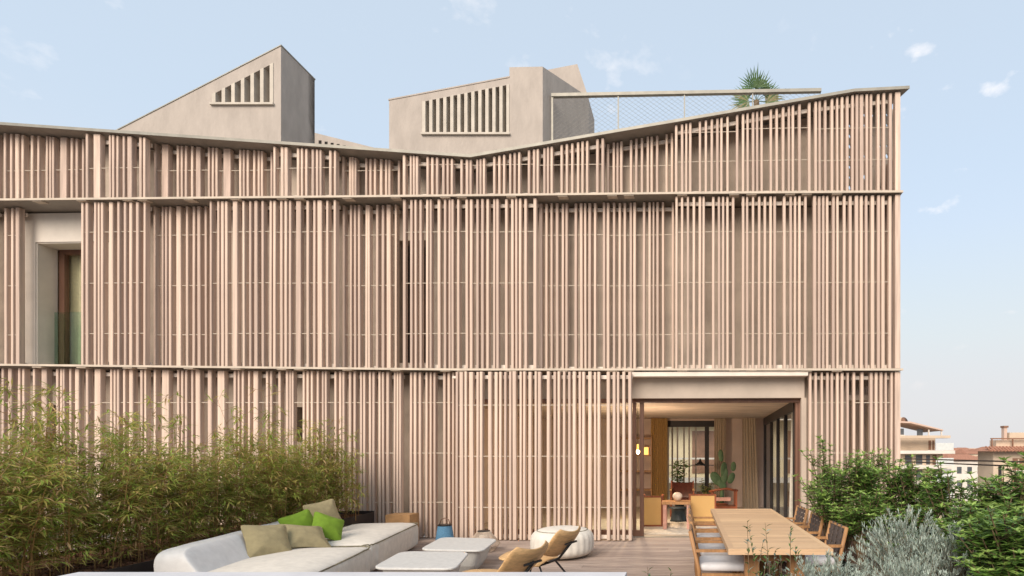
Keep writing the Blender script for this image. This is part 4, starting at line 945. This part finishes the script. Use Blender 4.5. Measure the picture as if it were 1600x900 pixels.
# bark chips scattered on the soil
b = MB(); rnd = random.Random(11)
for k in range(5200):
    t = rnd.random(); y = 3.3 + t * 5.85; xe = -4.87 - (y - 3.2) * .075 - .03; x = xe - rnd.random() * 1.2
    s_ = rnd.uniform(.012, .03); a = rnd.random() * 3.14; mt_ = Matrix.Translation((x, y, .462 + rnd.random() * .012)) @ Euler((rnd.uniform(-.5, .5), rnd.uniform(-.5, .5), a)).to_matrix().to_4x4()
    P = [mt_ @ Vector(p) for p in ((-s_, -s_ * .4, 0), (s_, -s_ * .5, 0), (s_ * .8, s_ * .4, .004), (-s_ * .9, s_ * .5, .002))]; b.add(P, [(0, 1, 2, 3)], rnd.randrange(2))
o = b.build('bark_chips', [M['mulch'], M['corten']], pl, local=False); tag(o, kind='stuff')
rp = empty('shrub_planter', (2.4, 5, 0)); tag(rp, 'rust brown metal planter holding the green and silver shrubs', 'planter')
RPp = [(1.62, 8.6), (3.6, 8.6), (3.6, 1.6), (.28, 1.6), (.28, 3.75), (1.62, 4.6)]
MB().prism(RPp, .0, .40, axis='z').build('soil', M['mulch'], rp, local=False)
for p, q in ((RPp[0], RPp[5]), (RPp[5], RPp[4]), (RPp[4], RPp[3])): edge_board(p, q, .45, M['corten'], rp)

# ------------------------------------------------------------------ vegetation
def bamboo_variant(seed):
    rnd = random.Random(seed); lf = MB(); st = MB()
    for k in range(14):
        bx, by = rnd.gauss(0, .15), rnd.gauss(0, .17); h = rnd.uniform(.75, 1.38) * (1.15 if rnd.random() < .15 else 1)
        lx, ly = rnd.gauss(0, .16), rnd.gauss(0, .16)
        pts = [Vector((bx + lx * t * t, by + ly * t * t, h * t - .07 * (lx * lx + ly * ly) * t)) for t in (0, .25, .5, .75, 1)]
        st.tube(pts, [.0036, .0034, .003, .002, .001], 4, cap=False)
        nn = int(h * 22)
        for j in range(nn):
            t = rnd.uniform(.06, 1) ** .8
            i = min(3, int(t * 4)); base = pts[i].lerp(pts[i + 1], t * 4 - i)
            az = rnd.random() * 6.283; ln = rnd.uniform(.05, .24) * (1.15 - .6 * t)
            tw = base + Vector((math.cos(az) * ln, math.sin(az) * ln, rnd.uniform(0, .10)))
            st.tube([base, tw], .0015, 3, cap=False)
            for q in range(rnd.randint(4, 7)):
                a2 = az + rnd.gauss(0, .9); dd = Vector((math.cos(a2), math.sin(a2), rnd.gauss(-.15, .45))).normalized()
                z = rnd.random(); mi = 0 if z < .50 else (1 if z < .84 else 2)
                leaf(lf, base.lerp(tw, rnd.uniform(.5, 1.05)), dd, rnd.uniform(.07, .14), rnd.uniform(.010, .018), rnd, mi)
    return lf, st
def mesh_pair(lf, st, mats, stm):
    o1 = lf.build('foliage', mats); o2 = st.build('stem', stm); r = (o1.data, o2.data)
    bpy.data.objects.remove(o1); bpy.data.objects.remove(o2); return r
def plant(name, meshes, loc, rz, sc, label, cat, group=None):
    r = empty(name, loc, rz); r.scale = sc if isinstance(sc, tuple) else (sc,) * 3
    for nm, me in zip(('foliage', 'stem'), meshes):
        o = bpy.data.objects.new(nm, me); COL.objects.link(o); o.parent = r
        if nm == 'stem': o['kind'] = 'stuff'
    tag(r, label, cat, group); return r
bv = [mesh_pair(*bamboo_variant(s), [M['bamboo_g'], M['bamboo_y'], M['bamboo_b']], M['culm']) for s in range(5)]
rnd = random.Random(4)
y = 3.75; i = 0
BL = ['leafy bamboo clump in the planter stretch that runs on past the sofa bolster', 'leafy bamboo clump directly behind the white sofa backrest', 'leafy bamboo clump at the planter end against the wooden shutters']
BG = ['bamboo beyond the sofa bolster', 'bamboo behind the sofa backrest', 'bamboo by the shutters']
while y < 8.95:
    for off in (.34, .74):
        xe = -4.87 - (y - 3.2) * .075
        hz = 1.0 if y < 6 else 1.08
        hz *= rnd.choice((.72, .84, .95, 1.08, 1.2)) * rnd.uniform(.95, 1.05)
        plant('bamboo_plant', bv[i % 5], (xe - off + rnd.uniform(-.08, .08), y + rnd.uniform(-.1, .1), .45), rnd.random() * 6.28, (1, 1, hz), BL[0 if y < 4.9 else (1 if y < 7.9 else 2)], 'bamboo', BG[0 if y < 4.9 else (1 if y < 7.9 else 2)]); i += 1
    y += .37

def shrub_variant(seed):
    rnd = random.Random(seed); lf = MB(); st = MB()
    for k in range(15):
        a = rnd.random() * 6.283; rad = rnd.uniform(.05, .34); h = rnd.uniform(.55, 1.12)
        tip = Vector((math.cos(a) * rad, math.sin(a) * rad, h)); mid = Vector((tip.x * .35, tip.y * .35, h * .5))
        pts = [Vector((0, 0, 0)), mid, tip]; st.tube(pts, [.013, .008, .004], 5, cap=False)
        ends = [(mid, tip)]
        for q in range(4):
            t = rnd.uniform(.15, .75); base = mid.lerp(tip, t); a2 = rnd.random() * 6.283; e = base + Vector((math.cos(a2) * .15, math.sin(a2) * .15, rnd.uniform(.06, .2)))
            st.tube([base, e], [.005, .003], 4, cap=False); ends.append((base, e))
        for b0, e in ends:
            dv = (e - b0)
            for w in range(max(2, int(dv.length / .055))):
                t = 1 - w * .055 / dv.length
                if t < .1: break
                c = b0.lerp(e, t); nl = rnd.randint(6, 9)
                for q in range(nl):
                    az = q / nl * 6.283 + rnd.uniform(-.3, .3); up = rnd.uniform(.15, .9) if w == 0 else rnd.uniform(-.2, .5)
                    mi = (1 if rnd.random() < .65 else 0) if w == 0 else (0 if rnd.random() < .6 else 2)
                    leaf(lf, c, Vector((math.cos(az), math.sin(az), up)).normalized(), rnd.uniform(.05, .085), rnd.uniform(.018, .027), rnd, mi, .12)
    return lf, st
sv = [mesh_pair(*shrub_variant(20 + s), [M['pitto_g'], M['pitto_l'], M['pitto_d']], M['twig']) for s in range(4)]
SH = [(1292, 698, 6.9), (1325, 708, 6.2), (1352, 695, 6.6), (1382, 722, 5.9), (1300, 745, 6.0), (1432, 716, 5.6), (1345, 760, 5.3), (1405, 792, 5.0), (1455, 800, 4.9), (1492, 720, 5.0), (1530, 735, 4.6), (1575, 735, 4.4), (1600, 738, 4.2), (1545, 775, 4.0), (1500, 775, 4.3), (1590, 790, 3.6), (1640, 730, 4.3), (1580, 800, 3.6), (1600, 845, 3.3)]
for i, (px, py, Yv) in enumerate(SH):
    p = at(px, py, Yv); hgt = p.z - .38
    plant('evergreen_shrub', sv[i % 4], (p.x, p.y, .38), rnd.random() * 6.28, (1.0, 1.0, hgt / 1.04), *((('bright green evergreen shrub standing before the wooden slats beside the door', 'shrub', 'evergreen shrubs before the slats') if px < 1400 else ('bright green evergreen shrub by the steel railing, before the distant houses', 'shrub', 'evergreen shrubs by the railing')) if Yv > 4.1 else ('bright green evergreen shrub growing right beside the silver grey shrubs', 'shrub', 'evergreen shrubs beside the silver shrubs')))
def silver_variant(seed):
    rnd = random.Random(seed); lf = MB(); st = MB()
    for k in range(260):
        a = rnd.random() * 6.283; el = math.asin(rnd.uniform(.02, 1)); rr_ = rnd.uniform(.34, .5)
        d = Vector((math.cos(a) * math.cos(el), math.sin(a) * math.cos(el), math.sin(el) * .95)); tip = d * rr_ + Vector((0, 0, .06)); b0 = d * rr_ * .2
        bend = Vector((rnd.gauss(0, .03), rnd.gauss(0, .03), .03)); mid = b0.lerp(tip, .55) + bend
        st.tube([b0, mid, tip], [.003, .002, .001], 3, cap=False)
        for j in range(40):
            t = 1 - (rnd.random() ** 1.5) * .7; c = (mid.lerp(tip, (t - .5) * 2) if t > .5 else b0.lerp(mid, t * 2))
            az = rnd.random() * 6.283; dd = (Vector((math.cos(az), math.sin(az), rnd.uniform(-.2, .8))) + d * .9).normalized()
            s_ = dd.cross(Vector((0, 0, 1))).normalized() * rnd.uniform(.0022, .0036); ln = rnd.uniform(.018, .036)
            lf.add([c - s_, c + s_, c + dd * ln + s_ * .6, c + dd * ln - s_ * .6], [(0, 1, 2, 3)], 0 if rnd.random() < .7 else 1)
    return lf, st
lv = [mesh_pair(*silver_variant(50 + s), [M['silver'], M['silver2']], M['twig']) for s in range(2)]
labs = ['large silver grey shrub with fine leaves, tallest of its kind, before the green shrubs', 'silver grey shrub spilling low in front of the dining table corner', 'silver grey shrub between the tall silver one and the green shrubs', 'silver grey shrub at the planter edge below the tall silver one']
for i, (px, py, Yv, s_) in enumerate(((1418, 780, 4.1, .95), (1300, 850, 3.4, .8), (1490, 806, 3.9, .9), (1425, 845, 3.3, .75))):
    p = at(px, py, Yv); hgt = p.z - .40
    plant('silver_shrub', lv[i % 2], (p.x, p.y, .395), rnd.random() * 6.28, (s_, s_, hgt / .55), labs[i], 'shrub')
# slender sprigs in front of the table
def sprig(seed, n, h, spread):
    rnd = random.Random(seed); lf = MB(); st = MB()
    for k in range(n):
        bx = rnd.uniform(-spread, spread); by = rnd.uniform(-.06, .06); hh = h * rnd.uniform(.55, 1); lean = rnd.gauss(0, .06)
        pts = [Vector((bx + lean * t * t, by, hh * t)) for t in (0, .33, .66, 1)]; st.tube(pts, [.004, .003, .0025, .0012], 4, cap=False)
        for j in range(int(hh * 42)):
            t = rnd.uniform(.3, 1); i_ = min(2, int(t * 3)); c = pts[i_].lerp(pts[i_ + 1], t * 3 - i_); az = rnd.random() * 6.28
            leaf(lf, c, Vector((math.cos(az) * .7, math.sin(az) * .7, rnd.uniform(.3, 1))).normalized(), rnd.uniform(.026, .048), rnd.uniform(.009, .015), rnd, 0 if rnd.random() < .6 else 1)
    return mesh_pair(lf, st, [M['pitto_d'], M['silver2']], M['twig'])
p = at(1215, 812, 3.1); plant('olive_sprig', sprig(71, 16, p.z - .38, .17), (p.x, 3.1, .38), 0, 1.0, 'slender olive green sprigs rising before the dining table edge', 'plant')
p = at(1036, 886, 2.9); plant('olive_sprig', sprig(72, 5, max(.3, p.z - .35), .05), (p.x, 2.9, .35), 0, 1.0, 'small green sprig tips poking up beside the white ledge', 'plant')
MB().box(p.x - .2, p.x + .2, 2.75, 3.05, 0, .36).build('pot', M['corten'], bpy.data.objects['olive_sprig.001'], local=False)

# ------------------------------------------------------------------ terrace railing on the right
tr = empty('terrace_railing', (3.62, 6, 0)); tag(tr, 'thin dark steel terrace railing behind the green shrubs', 'railing')
for z in (1.405, 1.355): MB().tube([(3.68, 9.2, z), (3.66, 6.5, z), (3.62, 2.0, z)], .010, 6).build('top_rail', M['dark_frame'], tr, local=False)
for yv in (9.0, 6.35, 4.0): MB().box(3.655, 3.685, yv, yv + .02, -.03, 1.345).build('post', M['dark_frame'], tr, local=False)

# ------------------------------------------------------------------ city
def win_part(b_root, x0, x1, Yf, z0, z1, m=None, frame=True):
    o = MB().box(x0, x1, Yf - .04, Yf + .05, z0, z1).build('window', m or M['city_glass'], b_root, local=False)
    if frame: MB().box(x0 - .1, x1 + .1, Yf - .12, Yf - .045, z0 - .12, z0 - .001).build('sill', M['city_white'], b_root, local=False)
Yc = 70.0
def X(px): return (px - PX) / F * Yc
def Z(py): return EYE + (PY - py) / F * Yc
c1 = empty('terraced_apartment_house', (X(1430), Yc, -18)); tag(c1, 'cream apartment house with stepped balconies and white awning beyond the slatted building', 'building')
bb = lambda name, m, x0, x1, y0, y1, z0, z1: MB().box(x0, x1, y0, y1, z0, z1).build(name, m, c1, local=False)
bb('wall', M['city_cream'], X(1340), X(1473), Yc, Yc + 12, -18, Z(704)); bb('wall', M['city_cream'], X(1340), X(1466), Yc + .8, Yc + 12, Z(704) + .02, Z(681))
bb('wall', M['city_white'], X(1340), X(1452), Yc + 1.2, Yc + 11, Z(681) + .02, Z(661))
MB().prism([(X(1340), Z(655)), (X(1424), Z(658.5)), (X(1475), Z(671)), (X(1475), Z(673)), (X(1424), Z(661)), (X(1340), Z(657.5))][::-1], Yc + .2, Yc + 6).build('roof', M['city_pink'], c1, local=False)
for x in (1473, 1453): bb('roof_post', M['city_white'], X(x), X(x) + .12, Yc + .4, Yc + .6, Z(681), Z(671) - .02)
for y0, y1, xr in ((681, 685, 1477), (704, 709, 1484), (727, 732, 1480), (752, 757, 1477), (777, 782, 1477)):
    bb('balcony', M['city_white'] if y0 > 700 else M['city_cream'], X(1340), X(xr), Yc - 1.4, Yc - .01, Z(y1), Z(y0))
for y0 in (704, 727, 752, 777):
    MB().box(X(1455), X(1482), Yc - 1.36, Yc - 1.32, Z(y0) + .02, Z(y0) + .95).build('balcony_glass', M['awning'], c1, local=False)
bb('wall_roof_tiles', M['roof_tile'], X(1340), X(1456), Yc - .6, Yc + .75, Z(686.5), Z(681.5) + .02) if False else None
MB().prism([(0, Z(690)), (-1.1, Z(698)), (-1.1, Z(698.6)), (0, Z(691))], X(1410), X(1453), axis='x').build('awning', M['awning'], c1, local=False)
o = c1.children[-1]; o.data.transform(Matrix.Translation((0, Yc, 0)))
for row, (ya, yb) in enumerate(((688, 703), (711, 726), (735, 750), (760, 776))):
    for x0, x1 in ((1414, 1424), (1431, 1441), (1447, 1453), (1457, 1463)) if row else ((1455, 1459), (1461, 1464)):
        win_part(c1, X(x0), X(x1), Yc if row else Yc + .8, Z(yb), Z(ya), M['city_glass'] if (x0 + row) % 3 else M['shutter_brown'])
win_part(c1, X(1439), X(1448), Yc + 1.2, Z(680), Z(670)); win_part(c1, X(1412), X(1418), Yc + 1.2, Z(679), Z(669))
MB().box(X(1409), X(1416), Yc + 3, Yc + 3.5, Z(661), Z(653)).build('air_conditioner', M['city_white'], c1, local=False)
MB().box(X(1417), X(1431), Yc + 4, Yc + 6, Z(660), Z(649)).build('stair_head', M['city_cream'], c1, local=False)
b = MB(); b.lathe([(.05, 0), (.35, .06), (.55, .18)], 14); o = b.build('satellite_dish', M['shutter_brown'], c1, True); o.rotation_euler = (R(70), 0, R(20)); o.location = Vector((X(1428.5), Yc + 3.4, Z(656))) - c1.location
MB().tube([(X(1418), Yc + 4.5, Z(650)), (X(1418), Yc + 4.5, Z(641))], .05, 5).build('antenna', M['dark_frame'], c1, local=False)
MB().tube([(X(1416), Yc + 4.5, Z(644)), (X(1420), Yc + 4.5, Z(644))], .04, 5).build('antenna', M['dark_frame'], c1, local=False)
# right-hand house with tiled eaves
c2 = empty('tiled_roof_house', (X(1590), Yc - 4, -18)); tag(c2, 'cream house with overhanging red tiled eaves and roof terrace', 'building')
Y2c = 66.0
X2 = lambda px: (px - PX) / F * Y2c
Z2c = lambda py: EYE + (PY - py) / F * Y2c
b2 = lambda name, m, x0, x1, y0, y1, z0, z1: MB().box(x0, x1, y0, y1, z0, z1).build(name, m, c2, local=False)
b2('wall', M['city_cream'], X2(1552), X2(1700), Y2c, Y2c + 3.5, -18, Z2c(705))
b = MB(); b.add([(X2(1537), Y2c - 1.2, Z2c(705)), (X2(1712), Y2c - 1.2, Z2c(705)), (X2(1712), Y2c + 4.2, Z2c(705)), (X2(1537), Y2c + 4.2, Z2c(705)), (X2(1556), Y2c + .5, Z2c(697.5)), (X2(1700), Y2c + .5, Z2c(697.5)), (X2(1700), Y2c + 3, Z2c(697.5)), (X2(1556), Y2c + 3, Z2c(697.5))], [(3, 2, 1, 0), (4, 5, 6, 7), (0, 1, 5, 4), (1, 2, 6, 5), (2, 3, 7, 6), (3, 0, 4, 7)])
b.build('roof', M['roof_tile'], c2, local=False)
for k in range(26):
    x = X2(1540) + k * .42; MB().tube([(x, Y2c - 1.24, Z2c(704.6)), (x + .25, Y2c + .4, Z2c(697.8))], .10, 6).build('roof_tile', M['roof_tile'], c2, local=False)
b2('terrace_wall', M['city_cream'], X2(1568), X2(1700), Y2c + 1.6, Y2c + 3, Z2c(697.4), Z2c(687)); b2('pergola_beam', M['shutter_brown'], X2(1556), X2(1700), Y2c + 1, Y2c + 1.2, Z2c(686), Z2c(684))
for px in (1557, 1590): b2('pergola_post', M['shutter_brown'], X2(px), X2(px) + .12, Y2c + 1, Y2c + 1.18, Z2c(697.4), Z2c(686) - .001)
b2('chimney', M['city_pink'], X2(1584), X2(1589), Y2c + 2, Y2c + 2.6, Z2c(687) + .01, Z2c(667)); b2('chimney_cap', M['shutter_brown'], X2(1583), X2(1590.5), Y2c + 1.9, Y2c + 2.7, Z2c(667), Z2c(664)); b2('gable', M['city_cream'], X2(1590.5), X2(1625), Y2c + 1.7, Y2c + 3, Z2c(687) + .01, Z2c(675))
for px, py in ((1582, 716), (1620, 716), (1582, 748), (1620, 748), (1560, 748)):
    win_part(c2, X2(px), X2(px + 18 if px > 1570 else px + 9), Y2c, Z2c(py + 19), Z2c(py), M['shutter_brown']); MB().box(X2(px + 8), X2(px + 10), Y2c - .07, Y2c - .045, Z2c(py + 18), Z2c(py + 1)).build('mullion', M['city_cream'], c2, local=False)
# far rooftops
rnd = random.Random(9); k = 0
for i in range(30):
    Yf = rnd.uniform(110, 420); px = rnd.uniform(1474, 1534) if i % 3 else rnd.uniform(1420, 1640); x = (px - PX) / F * Yf; w_ = rnd.uniform(6, 13); d_ = rnd.uniform(8, 14)
    ztop = EYE + (PY - rnd.uniform(701, 714)) / F * Yf
    if px < 1480 or px > 1545: ztop = min(ztop, EYE - .004 * Yf)
    r = empty('town_house', (x, Yf, -18)); m_ = M[rnd.choice(('city_cream', 'city_white', 'city_pink'))]
    MB().box(x, x + w_, Yf, Yf + d_, -18, ztop - 1).build('wall', m_, r, local=False)
    b = MB(); z0 = ztop - .999; b.add([(x - .4, Yf - .4, z0), (x + w_ + .4, Yf - .4, z0), (x + w_ + .4, Yf + d_ + .4, z0), (x - .4, Yf + d_ + .4, z0), (x + w_ * .2, Yf + d_ / 2, ztop + .6), (x + w_ * .8, Yf + d_ / 2, ztop + .6)], [(3, 2, 1, 0), (0, 1, 5, 4), (1, 2, 5), (2, 3, 4, 5), (3, 0, 4)])
    red = rnd.random() < .6; b.build('roof', M['roof_tile'] if red else m_, r, local=False)
    for q in range(3):
        for h_ in range(2): MB().box(x + w_ * (.15 + .28 * q), x + w_ * (.15 + .28 * q) + 1.1, Yf - .05, Yf + .05, ztop - 4 - 3.2 * h_, ztop - 2.4 - 3.2 * h_).build('window', M['city_glass'], r, local=False)
    tag(r, 'distant red-roofed town house among the far rooftops' if red else 'distant pale-roofed town house among the far rooftops', 'house', 'distant red-roofed houses' if red else 'distant pale-roofed houses')
# neighbour seen through the living-room windows
c3 = empty('neighbour_block', (3, 27, -18)); tag(c3, 'ochre apartment block with white balconies seen through the living room windows', 'building')
MB().box(-5, 9.3, 27, 33, -18, 12).build('wall', M['ochre_wall'], c3, local=False)
for fl in range(-3, 4):
    z = .2 + fl * 3.0
    MB().box(-5.2, 9.4, 25.9, 26.99, z - .12, z + .10).build('balcony', M['city_white'], c3, local=False)
    for q in range(6):
        x = -4.3 + q * 2.3; MB().box(x, x + 1.1, 26.95, 27.05, z + .3, z + 2.4).build('window', M['shutter_brown'], c3, local=False)
    MB().box(-5.2, 9.4, 25.92, 25.95, z + 1.0, z + 1.08).build('balcony_rail', M['city_white'], c3, local=False)
